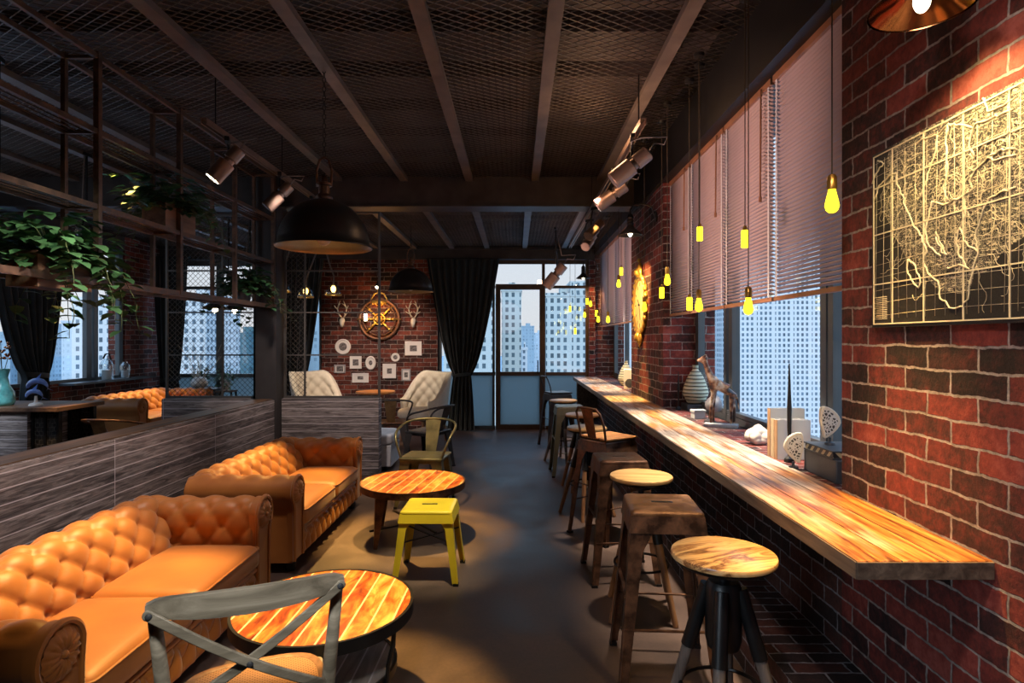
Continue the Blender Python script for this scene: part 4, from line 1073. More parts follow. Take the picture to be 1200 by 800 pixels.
b = MB(); b.lathe([(0, 0), (.06, 0), (.115, .05), (.12, .085), (.09, .14), (.045, .165), (.035, .16), (.06, .12), (0, .03)], 24); b.build('body', MT['white'], t, sharp=180)
b = MB(); r3 = random.Random(4)
for k in range(14):
    p = V((0, 0, .05)); d = V((r3.uniform(-.5, .5), r3.uniform(-.3, .3), 1)); pts = [p.copy()]
    for q in range(7):
        d += V((r3.uniform(-.35, .35), r3.uniform(-.2, .2), .1)); d.normalize(); p = p + d * .10; pts.append(p.copy())
    b.tube(pts, [.004, .004, .0035, .003, .003, .0025, .002, .0015], 4)
b.build('twigs', MT['bone'], t, sharp=180)
t = thing('side_table', 'dark side table behind the left sofa', 'table', (-4.72, 8.9, .2)); b = MB(); b.bx(-.3, .3, -.16, .16, .545, .58); b.build('top', MT['black'], t)
for sx in (-.27, .27):
    for sy in (-.13, .13):
        b = MB(); b.bx(sx - .015, sx + .015, sy - .015, sy + .015, 0, .545); b.build('leg', MT['black'], t)
# sill lanterns
for y, lab, top in ((8.46, 'glass candle jar with a dark rope handle on the left window sill', 1), (8.86, 'plain glass candle jar at the end of the left window sill', 0)):
    t = thing('candle_jar', lab, 'candle jar', (XL + .10, y, .9355)); r_ = .085 if top else .07; h = .30 if top else .24
    b = MB(); b.lathe([(.001, 0), (r_, 0), (r_, h * .72), (r_ * .8, h * .86), (r_ * .45, h * .95), (r_ * .45, h)], 24, cap=False); b.build('glass', MT['jar'], t, sharp=180)
    b = MB(); b.cyl((0, 0, .004), (0, 0, h * .45), r_ * .7, 18); b.build('candle', MT['mount'], t)
    if top:
        b = MB(); b.tube([(-.05, 0, h), (-.02, 0, h + .06), (.03, 0, h + .07), (.06, 0, h - .02)], .012, 8); b.build('rope_handle', MT['black'], t)

# ------------------------------------------------------------------ curtains: x along the wall, hung at y
def curtain(label, loc, rz, top, tie, bot, zt, ztie, folds, tieback=True):
    """top, tie, bot = (x0, x1)"""
    t = thing('curtain', label, 'curtain', loc, rz)
    b = MB(); nu, nv = folds * 10, 44; rows = []
    for i in range(nu + 1):
        u = i / nu; row = []
        for j in range(nv + 1):
            z = lerp(.012, zt, j / nv)
            if z > ztie:
                f = ((z - ztie) / (zt - ztie)) ** .62; x0, x1 = lerp(tie[0], top[0], f), lerp(tie[1], top[1], f)
            else:
                f = ((ztie - z) / ztie) ** .6; x0, x1 = lerp(tie[0], bot[0], f), lerp(tie[1], bot[1], f)
            wd = (x1 - x0) / (top[1] - top[0])
            am = .022 + .035 * (1 - wd) * .6
            ph = u * folds * 2 * pi + .5 * math.sin(u * 17) + .35 * math.sin(z * 2 + u * 9)
            row.append((lerp(x0, x1, u) + .010 * math.sin(ph * .5 + z), am * math.sin(ph) + .02 * (1 - wd) * math.sin(u * pi), z))
        rows.append(row)
    b.grid(rows); d = b.build('drape', MT['curtain'], t, sharp=180, keep=True)
    if tieback:
        b = MB(); cx = (tie[0] + tie[1]) / 2; w = (tie[1] - tie[0]) / 2 + .012
        rows = [[((w + e) * math.cos(a) + cx, (.058 + e) * math.sin(a) + .01, ztie + dz + .02 * math.cos(a)) for e, dz in ((0, -.03), (.008, 0), (0, .03), (-.004, 0))] for a in [2 * pi * k / 28 for k in range(28)]]
        b.grid(rows, cu=True, cv=True); b.build('tieback', MT['curtain'], t)
    b = MB(); b.cyl((top[0] - .04, 0, zt + .0), (top[1] + .04, 0, zt), .013, 10); b.build('rod', MT['black'], t)
    return t
curtain('dark curtain tied back left of the glass door', (0, 9.80, 0), 0, (-1.47, -.27), (-1.03, -.74), (-1.13, -.68), 2.83, .93, 11)
curtain('dark curtain tied back behind the mesh screen right of the post', (0, 9.72, 0), 0, (-4.0, -3.12), (-3.82, -3.50), (-3.85, -3.45), 2.83, .62, 9)
curtain('dark curtain tied back at the far corner of the left windows', (0, 9.60, 0), 0, (-6.0 + .15, -5.28), (-5.72, -5.42), (-5.75, -5.35), 2.83, .86, 8)
curtain('dark curtain tied back at the left edge of the photo', (-5.72, 0, 0), R(-90), (-7.62, -6.35), (-7.28, -6.95), (-7.33, -6.85), 2.83, 1.08, 9)
# ------------------------------------------------------------------ venetian blinds
def blind(label, y0, y1, z0=1.71, z1=2.92, wand=None, group=None):
    L = y1 - y0
    t = thing('venetian_blind', label, 'blind', (1.40, (y0 + y1) / 2, z1))
    b = MB(); b.bx(-.02, .02, -L / 2, L / 2, -.035, 0); b.build('headrail', MT['blindwood'], t)
    b = MB(); n = int((z1 - z0 - .07) / .0215); m = Matrix.Rotation(R(26), 3, 'Y')
    for k in range(n):
        b.box((0, 0, -.05 - k * .0215), (.026, L - .006, .0016), m)
    s = b.build('slats', MT['slat'], t, sharp=180)
    b = MB(); b.bx(-.014, .014, -L / 2, L / 2, z0 - z1, z0 - z1 + .022); b.build('bottom_rail', MT['blindwood'], t)
    for e in (-1, 1):
        b = MB(); yy = e * (L / 2 - .035)
        b.bx(-.0165, -.0155, yy - .009, yy + .009, z0 - z1 + .02, -.03); b.build('ladder_tape', MT['tape'], t)
    if wand:
        b = MB(); b.cyl((-.03, -L / 2 + .10, -.02), (-.034, -L / 2 + .10, -wand), .0055, 8); b.cyl((-.034, -L / 2 + .10, -wand - .03), (-.034, -L / 2 + .10, -wand), .009, 8); b.build('wand', MT['blindwood'], t)
    return t
blind('pinkish venetian blind next to the map wall', 2.46, 3.215)
blind('pinkish venetian blind, second from the map wall', 3.245, 3.97, wand=.62)
blind('pinkish venetian blind, third from the map wall', 3.995, 4.745, wand=.55)
blind('narrow pinkish venetian blind against the clock pillar', 4.77, 5.40, wand=.5)
blind('pinkish venetian blind just beyond the clock pillar', 6.92, 7.66)
blind('middle venetian blind of the window beyond the clock pillar', 7.69, 8.43)
blind('venetian blind closest to the far wall', 8.46, 9.90)

# ------------------------------------------------------------------ pendants
def chain(b, p, L, r=.011, k=.03):
    n = int(L / k)
    for i in range(n):
        c = V(p) + V((0, 0, -k * (i + .5)))
        pts = []
        for q in range(10):
            a = 2 * pi * q / 10; u, w = r * math.cos(a), (k * .62) * math.sin(a)
            pts.append(c + (V((u, 0, w)) if i % 2 else V((0, u, w))))
        b.tube(pts, .0028, 4, True)
def dome_pendant(label, loc, zc, D=.6):
    """loc = centre of the rim"""
    t = thing('dome_pendant', label, 'pendant lamp', loc)
    r = D / 2; h = .30 * D / .6
    out = [(r + .008, 0), (r + .008, .010), (r - .01, .018)] + [(r * .965 * math.cos(R(a)), .018 + h * math.sin(R(a))) for a in range(8, 84, 8)] + [(.045, h + .014)]
    b = MB(); b.lathe(out, 56, cap=False); b.build('shade', MT['dome'], t, sharp=180)
    inn = [(r + .004, -.001), (r - .016, .012)] + [((r * .95) * math.cos(R(a)), .012 + (h - .008) * math.sin(R(a))) for a in range(8, 90, 8)]
    b = MB(); b.lathe(inn, 56, cap=False); b.build('lining', MT['domein'], t, sharp=180)
    b = MB(); b.lathe([(.05, h + .005), (.055, h + .03), (.035, h + .05), (.035, h + .10), (.05, h + .105), (.05, h + .12), (.022, h + .13), (.018, h + .17), (0, h + .17)], 20)
    b.tube([(-.045, 0, h + .10), (-.05, 0, h + .2), (-.03, 0, h + .27), (0, 0, h + .29), (.03, 0, h + .27), (.05, 0, h + .2), (.045, 0, h + .10)], .008, 8); b.build('hub', MT['rust'], t)
    b = MB(); chain(b, (0, 0, zc - loc[2]), zc - loc[2] - h - .285); b.build('chain', MT['black'], t)
    b = MB(); b.ball((0, 0, .06), .045, 14, 10); b.cyl((0, 0, .09), (0, 0, h), .02, 10); b.build('globe', MT['white'], t)
    return t
dome_pendant('large black dome pendant hanging over the middle sofa', (-1.255, 3.9, 2.10), ZC)
dome_pendant('smaller looking black dome pendant in front of the picture wall', (-1.43, 8.1, 2.15), ZC2)
def bulb_pendant(label, loc, kind, zc, group='yellow bulbs above the bar'):
    t = thing('bulb_pendant', label, 'pendant bulb', loc, 0, group)
    if kind == 'pear':
        b = MB(); b.lathe([(0, -.055), (.012, -.052), (.021, -.042), (.0245, -.028), (.021, -.008), (.0145, .018), (.0125, .03), (0, .03)], 18); b.build('bulb', MT['bulb'], t, sharp=180)
        b = MB(); b.lathe([(0, .0305), (.0165, .0305), (.0175, .04), (.0165, .075), (.011, .085), (0, .085)], 16); b.build('socket', MT['brass'], t); top_ = .085
    else:
        b = MB(); b.lathe([(0, -.045), (.017, -.045), (.019, -.042), (.019, .042), (.017, .045), (0, .045)], 16); b.build('bulb', MT['bulb'], t)
        b = MB(); b.lathe([(0, .0455), (.012, .0455), (.012, .06), (.006, .07), (0, .07)], 12); b.build('socket', MT['brass'], t); top_ = .07
    b = MB(); b.cyl((0, 0, top_), (0, 0, zc - loc[2]), .0028, 6); b.build('cord', MT['cord'], t)
    b = MB(); b.lathe([(0, zc - loc[2] - .025), (.03, zc - loc[2] - .02), (.035, zc - loc[2]), (0, zc - loc[2])], 14); b.build('ceiling_cap', MT['black'], t)
    return t
# (x px, y px, kind, label) on the line X = 1.15 above the bar
for xp, yp, kind, lab in [
        (975, 232, 'pear', 'yellow pear bulb nearest the map wall, in front of the first blind'),
        (877, 356, 'pear', 'yellow pear bulb hanging low in front of the second blind rail'),
        (873, 280, 'tube', 'yellow tube bulb hanging high in front of the second blind'),
        (820, 274, 'tube', 'yellow tube bulb hanging high in front of the third blind'),
        (819, 355, 'pear', 'yellow pear bulb at the bottom of the third blind'),
        (808, 356, 'tube', 'low yellow tube bulb just left of the pear bulb under the third blind'),
        (782, 326, 'pear', 'yellow pear bulb hanging in front of the clock pillar edge'),
        (775.5, 343, 'tube', 'yellow tube bulb right of the clock on the brick pillar'),
        (755, 358, 'pear', 'yellow pear bulb hanging in front of the clock face'),
        (728, 318, 'tube', 'upper yellow tube bulb just beyond the clock pillar'),
        (725, 331, 'pear', 'upper yellow pear bulb just beyond the clock pillar'),
        (712.5, 373, 'pear', 'low yellow pear bulb right of the touching pair near the far wall'),
        (699, 367, 'tube', 'low yellow tube bulb touching a pear bulb near the far wall'),
        (701, 373, 'pear', 'low yellow pear bulb touching a tube bulb near the far wall'),
        (692, 355, 'pear', 'yellow pear bulb at the brick strip by the far window')]:
    X_ = 1.15 if kind == 'pear' else 1.20
    Y = X_ * F / (xp - VX); bulb_pendant(lab, (X_, Y, pz(yp, Y)), kind, ZC if Y < YB else ZC2)
for xp, yp, Y, kind, lab in [(685, 368, 9.4, 'pear', 'yellow pear bulb in front of the far window, rightmost there'), (688, 353, 9.1, 'tube', 'upper yellow tube bulb in front of the far window'),
                             (668, 362, 9.6, 'tube', 'yellow tube bulb in front of the middle of the far right window'), (674, 388, 9.2, 'tube', 'lower yellow tube bulb in front of the far right window')]:
    bulb_pendant(lab, (px(xp, Y), Y, pz(yp, Y)), kind, ZC2)
# rope and cage pendants beyond the screen
def rope_pendant(label, loc, sway):
    t = thing('rope_pendant', label, 'pendant lamp', loc, 0, None)
    b = MB(); b.lathe([(.10, -.09), (.105, -.08), (.085, -.02), (.05, .04), (.03, .06), (0, .06)], 24, cap=False); b.build('glass_shade', MT['jar'], t, sharp=180)
    b = MB(); b.lathe([(.098, -.098), (.108, -.098), (.108, -.080), (.098, -.080)], 24, cap=False); b.build('rim', MT['brass'], t)
    b = MB(); b.ball((0, 0, -.01), .034, 12, 8, (1, 1, 1.4)); b.build('bulb', MT['amber'], t)
    b = MB(); z = ZC2 - loc[2]; b.tube([(0, 0, .055), (.01, 0, .16), (sway * .5, 0, .32), (sway, 0, .5), (sway * .8, 0, z)], .011, 6); b.build('rope', MT['cable'], t)
rope_pendant('amber lamp with a lit rim hanging behind the wire screen', (-2.82, 8.0, 2.16), .14)
rope_pendant('amber lamp hanging before the picture wall left of the dome', (-2.45, 8.0, 2.19), -.1)
rope_pendant('amber lamp hanging just right of the steel post', (-3.13, 8.0, 2.23), .1)
def cone_pendant(label, loc):
    t = thing('cone_pendant', label, 'pendant lamp', loc)
    b = MB(); b.lathe([(.165, 0), (.16, .012), (.055, .085), (.035, .12), (.03, .17), (0, .17)], 30, cap=False); b.build('shade', MT['dome'], t)
    b = MB(); b.ball((0, 0, -.01), .035, 12, 8, (1, 1, 1.4)); b.build('bulb', MT['lamp'], t)
    b = MB(); b.cyl((0, 0, .17), (0, 0, ZC2 - loc[2]), .004, 6); b.build('cord', MT['black'], t)
cone_pendant('black cone pendant with a lit bulb behind the left wire screen', (px(252, 8.0), 8.0, pz(362, 8.0)))
cone_pendant('second black cone pendant, right of the first behind the wire screen', (px(275, 8.7), 8.7, pz(363, 8.7)))

# ------------------------------------------------------------------ gooseneck wall lamps: wall at +x
def wall_lamp(label, loc, m, reach, D=.23, rough=False):
    """loc = centre of the shade rim"""
    t = thing('wall_lamp', label, 'wall lamp', loc); r = D / 2
    b = MB(); b.lathe([(r + .004, -.002), (r + .004, .004), (r * .8, .028), (r * .42, .062), (.032, .085), (.030, .10)], 36, cap=False); b.lathe([(r, .001), (r * .78, .022), (r * .4, .055), (.03, .078)], 36, cap=False); b.build('shade', m, t, sharp=180)
    b = MB(); b.lathe([(.032, .095), (.036, .11), (.028, .12), (.036, .135), (.028, .15), (.034, .165), (.026, .185), (.02, .2), (0, .2)], 18); b.build('socket', MT['black'] if not rough else m, t)
    b = MB(); b.ball((0, 0, .018), .021, 12, 8, (1, 1, 1.5)); b.build('bulb', MT['lamp'], t)
    b = MB(); b.tube([(0, 0, .195), (.0, 0, .24), (.035, 0, .285), (reach * .5, 0, .30), (reach * .8, 0, .27), (reach * .9, 0, .2), (reach - .008, 0, .17)], .009, 8); b.build('gooseneck', MT['black'], t)
    b = MB(); b.cyl((reach - .012, 0, .17), (reach, 0, .17), .045, 20); b.build('wall_plate', MT['black'], t)
wall_lamp('polished copper wall lamp shining on the map', (1.10, 1.62, 2.40), MT['copper'], XW - 1.10, .25, True)
wall_lamp('black gooseneck wall lamp above the clock on the brick pillar', (1.08, 5.66, 2.49), MT['dome'], XW - 1.08, .22)
wall_lamp('small black gooseneck lamp hanging near the far corner', (1.06, 9.45, 2.47), MT['dome'], .24, .22)

# ------------------------------------------------------------------ track spotlights
def track(label, x, y0, y1, z=2.93):
    t = thing('light_track', label, 'light track', (x, (y0 + y1) / 2, z)); L = y1 - y0
    b = MB(); b.bx(-.02, -.012, -L / 2, L / 2, -.02, .02); b.bx(.012, .02, -L / 2, L / 2, -.02, .02); b.bx(-.012, .012, -L / 2, L / 2, .012, .02); b.build('channel', MT['spot'], t)
    for yy in (-L / 2 + .15, 0, L / 2 - .15):
        b = MB(); zc = ZC if (y0 + y1) / 2 + yy < YB else ZC2; b.cyl((0, yy, .02), (0, yy, zc - z - .005), .005, 6); b.build('hanger', MT['black'], t)
track('left ceiling spotlight track over the sofas', -2.04, 3.9, 6.5)
track('right ceiling spotlight track along the bar', .83, 3.9, 9.2)
def spotlight(label, loc, rz, tilt, s=1.0, ztop=2.91, lit=False):
    """two stacked cylinders on a bracket; tilt from straight down toward local -x"""
    t = thing('track_spotlight', label, 'spotlight', loc, rz)
    m = Matrix.Rotation(tilt, 3, 'Y')
    def A(p): return m @ (V(p) * s)
    b = MB(); b.lathe([(0, -.13), (.044, -.13), (.048, -.126), (.048, -.005), (.04, .0), (0, .0)], 28, m=m * s if False else m @ Matrix.Scale(s, 3)); b.build('lamp_barrel', MT['spot'], t)
    b = MB(); b.lathe([(0, .0), (.03, .0), (.03, .022), (.041, .024), (.041, .10), (.036, .106), (0, .106)], 28, m=m @ Matrix.Scale(s, 3)); b.build('rear_barrel', MT['spot'], t)
    b = MB(); b.lathe([(.040, -.131), (.040, -.126), (0, -.122)], 24, m=m @ Matrix.Scale(s, 3), cap=False); b.build('lens', MT['lamp'] if lit else MT['slate'], t)
    zt = ztop - loc[2]
    b = MB(); b.tube([A((0, .05, 0)), V((0, .052, .10)) * s, (0, .035 * s, min(.17 * s, zt - .03)), (0, 0, min(zt, .2 * s) if zt > .1 else zt)], .008 * s, 8)
    b.cyl((0, 0, min(zt, .2 * s) - .01), (0, 0, zt), .011, 8); b.box((0, 0, zt - .015), (.03, .10, .03)); b.build('bracket', MT['black'], t)
    b = MB(); e = A((0, 0, .106)); b.tube([e, e + V((.03, 0, .05)) * s, e + V((.08, .0, .04)) * s, e + V((.10, 0, .08)) * s, V((.05 * s, .0, min(.16 * s, zt - .02))), (.0, .03, zt - .03)], .0055, 6); b.build('cable', MT['cable'], t, sharp=180)
    return t
spotlight('nearest copper brown spotlight on the left track', (-2.02, 4.18, 2.74), R(20), R(38), 1.2, lit=True)
spotlight('second spotlight on the left track, above the dome pendant', (-2.0, 5.05, 2.72), R(20), R(42), 1.15)
spotlight('third spotlight on the left track, behind the dome pendant', (-2.02, 5.9, 2.70), R(10), R(40), 1.0)
spotlight('nearest grey brown spotlight on the right track', (.80, 4.12, 2.70), R(-8), R(52), 1.3)
spotlight('second grey brown spotlight on the right track', (.80, 4.95, 2.70), R(-8), R(55), 1.2)
spotlight('third spotlight on the right track, aimed down the aisle', (.84, 6.35, 2.68), R(40), R(50), 1.15)
spotlight('lowest clustered spotlight on the right track', (.86, 7.0, 2.66), R(60), R(55), 1.2)
spotlight('large spotlight silhouetted against the far window', (.53, 8.0, 2.37), R(-15), R(40), 1.6, ztop=ZC2 - .05)
spotlight('spotlight above the trailing plant at the upper left edge', (-2.95 - .3, 3.75, 2.24), R(200), R(50), 1.0, ztop=ZC - .02, lit=True)
spotlight('small spotlight seen through the shelf frame by the left window', (-4.1, 5.7, 2.48), R(180), R(50), 1.0, ztop=ZC - .02)
spotlight('spotlight silhouetted left against the far left window', (px(268, 7.4), 7.4, pz(320, 7.4)), R(200), R(50), 1.0, ztop=ZC2 - .02)
spotlight('spotlight silhouetted right against the far left window', (px(293, 7.4), 7.4, pz(325, 7.4)), R(200), R(40), 1.0, ztop=ZC2 - .02)

# ------------------------------------------------------------------ clock on the pillar (wall at +x)
t = thing('wall_clock', 'ornate gilded wall clock with a cream face on the brick pillar', 'clock', (XW, 6.33, 1.87))
def onwall(b, prof, seg, c=(0, 0, 0)):  # lathe around the -x axis
    m = Matrix(((0, 0, -1), (0, 1, 0), (1, 0, 0))); b.lathe(prof, seg, c, m)
b = MB(); onwall(b, [(0, .0), (.265, .0), (.265, .022), (0, .022)], 56); b.build('face', MT['clock'], t)
b = MB(); onwall(b, [(.262, .0), (.30, .0), (.305, .02), (.285, .035), (.262, .03), (.262, .0)], 56); 
b.build('rim', MT['gold'], t)
for sgn in (1, -1):
    b = MB()
    for base, L in ((.29, .17), (.31, .14)):
        for k in range(-2, 3):
            pts = [(-.02, .03 * k, sgn * (base - .02 * abs(k))), (-.035, .05 * k, sgn * (base + L * .35)), (-.03, .035 * k + .02 * sgn, sgn * (base + L * (.75 - .08 * abs(k)))), (-.02, .01 * k, sgn * (base + L * (1 - .1 * abs(k))))]
            b.tube(pts, [.014, .018, .012, .004], 8)
    b.ball((-.03, 0, sgn * (.47 if sgn > 0 else .39)), .022, 10, 8); b.ball((-.035, 0, sgn * .34), .05, 12, 8); b.bar((-.02, 0, sgn * .30), (-.02, 0, sgn * .44), .06, .02, (1, 0, 0)); b.build('crest', MT['gold'], t, sharp=180)
b = MB()
b.tube([(-.026, (.30 + .010 * math.cos(24 * an)) * math.cos(an), (.30 + .010 * math.cos(24 * an)) * math.sin(an)) for an in [2 * pi * k / 192 for k in range(192)]], [.017 + .006 * math.cos(24 * 2 * pi * k / 192) for k in range(192)], 8, True)
b.build('beaded_ring', MT['gold'], t, sharp=180)
b = MB()
for k in range(12):
    an = 2 * pi * k / 12; d = V((0, math.sin(an), math.cos(an))); b.bar(V((-.0232, 0, 0)) + d * .195, V((-.0232, 0, 0)) + d * .24, .014, .002, (1, 0, 0))
b.build('hour_mark', MT['black'], t)
b = MB(); b.bar((-.026, 0, 0), (-.026, .10, .06), .014, .003, (1, 0, 0)); b.bar((-.029, 0, 0), (-.029, -.05, -.16), .010, .003, (1, 0, 0)); b.ball((-.028, 0, 0), .014, 8, 6); b.build('clock_hands', MT['black'], t)

# ------------------------------------------------------------------ engraved map panel
def wp(xp, yp):
    Y = XW * F / (xp - VX); return Y, CH + (VY - yp) * Y / F
my0, my1, mz0, mz1 = 1.22, 2.20, 1.545, 2.178
t = thing('hanging_map', 'black wall panel engraved with a cream coastline map', 'wall map', (XW - .001, 0, 0))
b = MB(); b.bx(-.018, 0, my0, my1, mz0, mz1); b.build('panel', MT['map'], t)
b = MB()
for yy in (my0 + .02, 1.42, 1.585, 1.75, 1.92, 2.08, my1 - .012): b.bar((-.0195, yy, mz0 + .012), (-.0195, yy, mz1 - .012), .004, .003, (1, 0, 0))
for zz in (mz0 + .012, 1.70, 1.88, 2.05, mz1 - .012): b.bar((-.0195, my0, zz), (-.0195, my1 - .01, zz), .004, .003, (1, 0, 0))
b.build('grid_lines', MT['mapline'], t)
def zz2(p): return wp(p[0] / 2.667 + 1020, p[1] / 2.667 + 90)
coasts = [[(30, 385), (45, 340), (70, 315), (100, 300), (100, 335), (120, 370), (130, 410), (150, 455), (180, 500), (195, 545), (185, 580), (200, 610), (230, 640), (240, 690), (270, 720), (310, 722), (325, 690), (335, 640), (345, 590), (362, 550), (350, 500), (360, 460), (375, 420), (395, 380), (430, 360), (478, 345)],
          [(478, 245), (420, 260), (390, 250), (350, 290), (330, 330), (345, 350), (310, 372), (320, 430), (300, 470), (320, 520), (355, 545)],
          [(140, 570), (135, 600), (150, 640), (170, 660), (176, 640), (160, 590), (140, 570)],
          [(215, 390), (240, 400), (270, 390), (310, 372)], [(215, 390), (200, 440), (190, 490), (205, 530), (240, 560)], [(25, 330), (35, 300), (60, 270), (40, 262)],
          [(225, 480), (240, 520), (262, 560), (245, 545), (225, 500)], [(345, 250), (330, 200), (350, 150), (400, 130), (470, 100)], [(160, 210), (190, 190), (230, 180), (262, 150), (300, 150), (340, 160)],
          [(230, 180), (225, 230), (205, 290), (190, 340), (175, 380)], [(262, 150), (258, 220), (262, 300), (250, 350), (262, 385)], [(375, 60), (390, 110), (440, 90), (480, 60)], [(390, 250), (430, 230), (478, 225)], [(260, 600), (300, 590), (330, 600)], [(300, 470), (290, 510), (300, 560), (330, 600)]]
b = MB(); r4 = random.Random(9)
for c in coasts:
    P = [V((0, *zz2(p))) for p in c]; Q = []
    for i in range(len(P) - 1):
        n = max(2, int((P[i + 1] - P[i]).length / .012))
        for k in range(n):
            q = P[i].lerp(P[i + 1], k / n); Q.append(V((-.0195, q.y + r4.uniform(-.004, .004), q.z + r4.uniform(-.004, .004))))
    Q.append(V((-.0195, P[-1].y, P[-1].z))); Q = [V((q.x, min(max(q.y, my0), my1), min(max(q.z, mz0), mz1))) for q in Q]
    b.tube(Q, .0029, 4)
b.build('coastline', MT['mapline'], t, sharp=180)
b = MB()
for k in range(130):
    yy = 1.74 + r4.gauss(0, .20); zz = 1.98 + r4.gauss(0, .15); an = r4.uniform(0, 6.3); Q = []
    for q in range(r4.randint(8, 26)):
        if not (my0 + .02 < yy < my1 - .03 and mz0 + .03 < zz < mz1 - .02): break
        Q.append((-.0185, yy, zz)); an += r4.uniform(-.9, .9); yy += .011 * math.cos(an); zz += .011 * math.sin(an)
    if len(Q) > 3: b.tube(Q, r4.choice([.0006, .0007, .0009]), 3)
for k in range(26):
    zz = 1.575 + .0065 * (k % 13)
    if k < 13: b.bar((-.0185, 2.10 + .012, zz), (-.0185, 2.185 - .02 * ((k * 7) % 3) / 3, zz), .002, .002, (1, 0, 0))
for k in range(22):
    yy = my0 + .03 + (my1 - my0 - .05) * k / 21; b.bar((-.0184, yy, mz0 + .03), (-.0184, yy - .012 * math.sin(k), mz1 - .03), .0011, .001, (1, 0, 0))
for k in range(13):
    zz = mz0 + .04 + (mz1 - mz0 - .08) * k / 12; b.tube([(-.0184, my0 + .02 + (my1 - my0 - .04) * q / 12, zz + .012 * math.sin(pi * q / 12)) for q in range(13)], .0006, 3)
b.build('survey_lines', MT['mapline'], t, sharp=180)['kind'] = 'stuff'

# ------------------------------------------------------------------ picture wall
WY = YF - .062
def pic(label, xp, yp, wpx, hpx, shape, fm='mount', ph=.5):
    x, z = px(xp, WY), pz(yp, WY); w, h = wpx * WY / F, hpx * WY / F
    t = thing('framed_picture', label, 'picture', (x, WY, z), 0, 'framed pictures on the brick wall')
    if shape == 'rect':
        b = MB(); f = .02
        b.bx(-w / 2, w / 2, -.022, 0, h / 2 - f, h / 2); b.bx(-w / 2, w / 2, -.022, 0, -h / 2, -h / 2 + f); b.bx(-w / 2, -w / 2 + f, -.022, 0, -h / 2 + f, h / 2 - f); b.bx(w / 2 - f, w / 2, -.022, 0, -h / 2 + f, h / 2 - f); b.build('frame', MT[fm], t)
        b = MB(); b.bx(-w / 2 + f, w / 2 - f, -.012, -.002, -h / 2 + f, h / 2 - f); b.build('mount', MT['mount'], t)
        b = MB(); b.bx(-w * ph / 2, w * ph / 2, -.0145, -.0122, -h * ph / 2, h * ph / 2); b.build('photo', MT['ink'], t)
    else:
        m = Matrix(((1, 0, 0), (0, 0, -1), (0, h / w, 0))); r = w / 2
        b = MB(); b.lathe([(r - .025, .0), (r, 0), (r, .018), (r - .012, .026), (r - .025, .018)], 36, m=m, cap=False); b.build('frame', MT[fm], t)
        b = MB(); b.lathe([(0, .002), (r - .024, .002), (r - .024, .010), (0, .010)], 36, m=m); b.build('mount', MT['mount'], t)
        b = MB(); b.lathe([(0, .0102), (r * ph, .0102), (r * ph, .013), (0, .013)], 30, m=m); b.build('photo', MT['ink'], t)
pic('round white frame with a dark round portrait', 402, 406, 18, 18, 'round', ph=.52)
pic('small square white frame right of the round portrait', 417, 424.5, 13.5, 14.5, 'rect', ph=.5)
pic('oval white frame below the wheel ornament', 434.5, 425, 12, 16, 'oval', ph=.35)
pic('small grey rectangular frame lowest on the left', 398.5, 432, 13, 10, 'rect', 'greystone', .6)
pic('wide white frame at the bottom of the picture group', 422.5, 442.5, 19, 11, 'rect', ph=.35)
pic('tiny round white frame right of the wheel ornament', 463.5, 418.5, 10, 10, 'round', ph=.5)
pic('white landscape frame at the upper right of the group', 484.5, 408, 19.5, 16.5, 'rect', ph=.42)
pic('largest white upright frame under the tiny round frame', 456.5, 434.5, 15.5, 17, 'rect', ph=.36)
pic('slim grey upright frame at the lower right of the group', 476, 439, 10.5, 14, 'rect', 'greystone', .4)
# wheel ornament
t = thing('hanging_ornament', 'gilded wheel ornament glowing on the brick wall', 'wall ornament', (px(445, WY), WY, pz(374, WY)))
def ring(b, r, y, rr, z=1.0): b.tube([(r * math.cos(2 * pi * k / 48), y, r * math.sin(2 * pi * k / 48) * z) for k in range(48)], rr, 8, True)
b = MB(); ring(b, .33, -.03, .028); ring(b, .27, -.035, .010); b.build('outer_ring', MT['rust'], t, sharp=180)
b = MB()
for k in range(8):
    an = 2 * pi * k / 8; d = V((math.cos(an), 0, math.sin(an))); b.tube([d * .06 + V((0, -.03, 0)), d * .15 + V((0, -.045, 0)), d * .31 + V((0, -.03, 0))], [.012, .018, .010], 8); b.ball(d * .235 + V((0, -.04, 0)), .024, 8, 6)
b.build('spoke', MT['gold'], t, sharp=180)
b = MB(); b.ball((0, -.05, 0), .065, 14, 10, (1, .6, 1)); ring(b, .09, -.04, .012); b.build('hub', MT['gold'], t, sharp=180)
b = MB(); b.bar((-.36, -.045, 0), (.36, -.045, 0), .02, .02); b.bar((0, -.045, .05), (0, -.045, .46), .03, .02)
for s in (-1, 1):
    b.bar((s * .03, -.04, .22), (s * .13, -.04, .33), .02, .02)
    b.tube([(0, -.04, .44), (s * .08, -.045, .42), (s * .13, -.04, .33), (s * .10, -.04, .24)], .013, 8)
b.ball((0, -.05, .47), .032, 10, 8); b.bx(-.12, .12, -.06, -.03, .26, .31); b.build('crest', MT['gold'], t, sharp=180)
t = thing('picture_light', 'small white lamp above the wheel ornament', 'wall lamp', (px(444, WY), WY, pz(334, WY)))
b = MB(); b.lathe([(.05, -.03), (.02, .02), (0, .03)], 18, (0, -.12, 0)); b.tube([(0, 0, .06), (0, -.06, .08), (0, -.12, .03)], .007, 8); b.cyl((0, 0, .06), (0, -.01, .06), .03, 14); b.build('shade', MT['dome'], t)
b = MB(); b.ball((0, -.12, -.04), .03, 10, 8); b.build('bulb', MT['lamp'], t)
t = thing('candle_sconce', 'small lit candle tube left of the wheel hub', 'wall lamp', (px(429.5, WY), WY - .06, pz(376, WY)))
b = MB(); b.cyl((0, 0, 0), (0, 0, .115), .024, 14); b.build('candle', MT['lamp'], t)
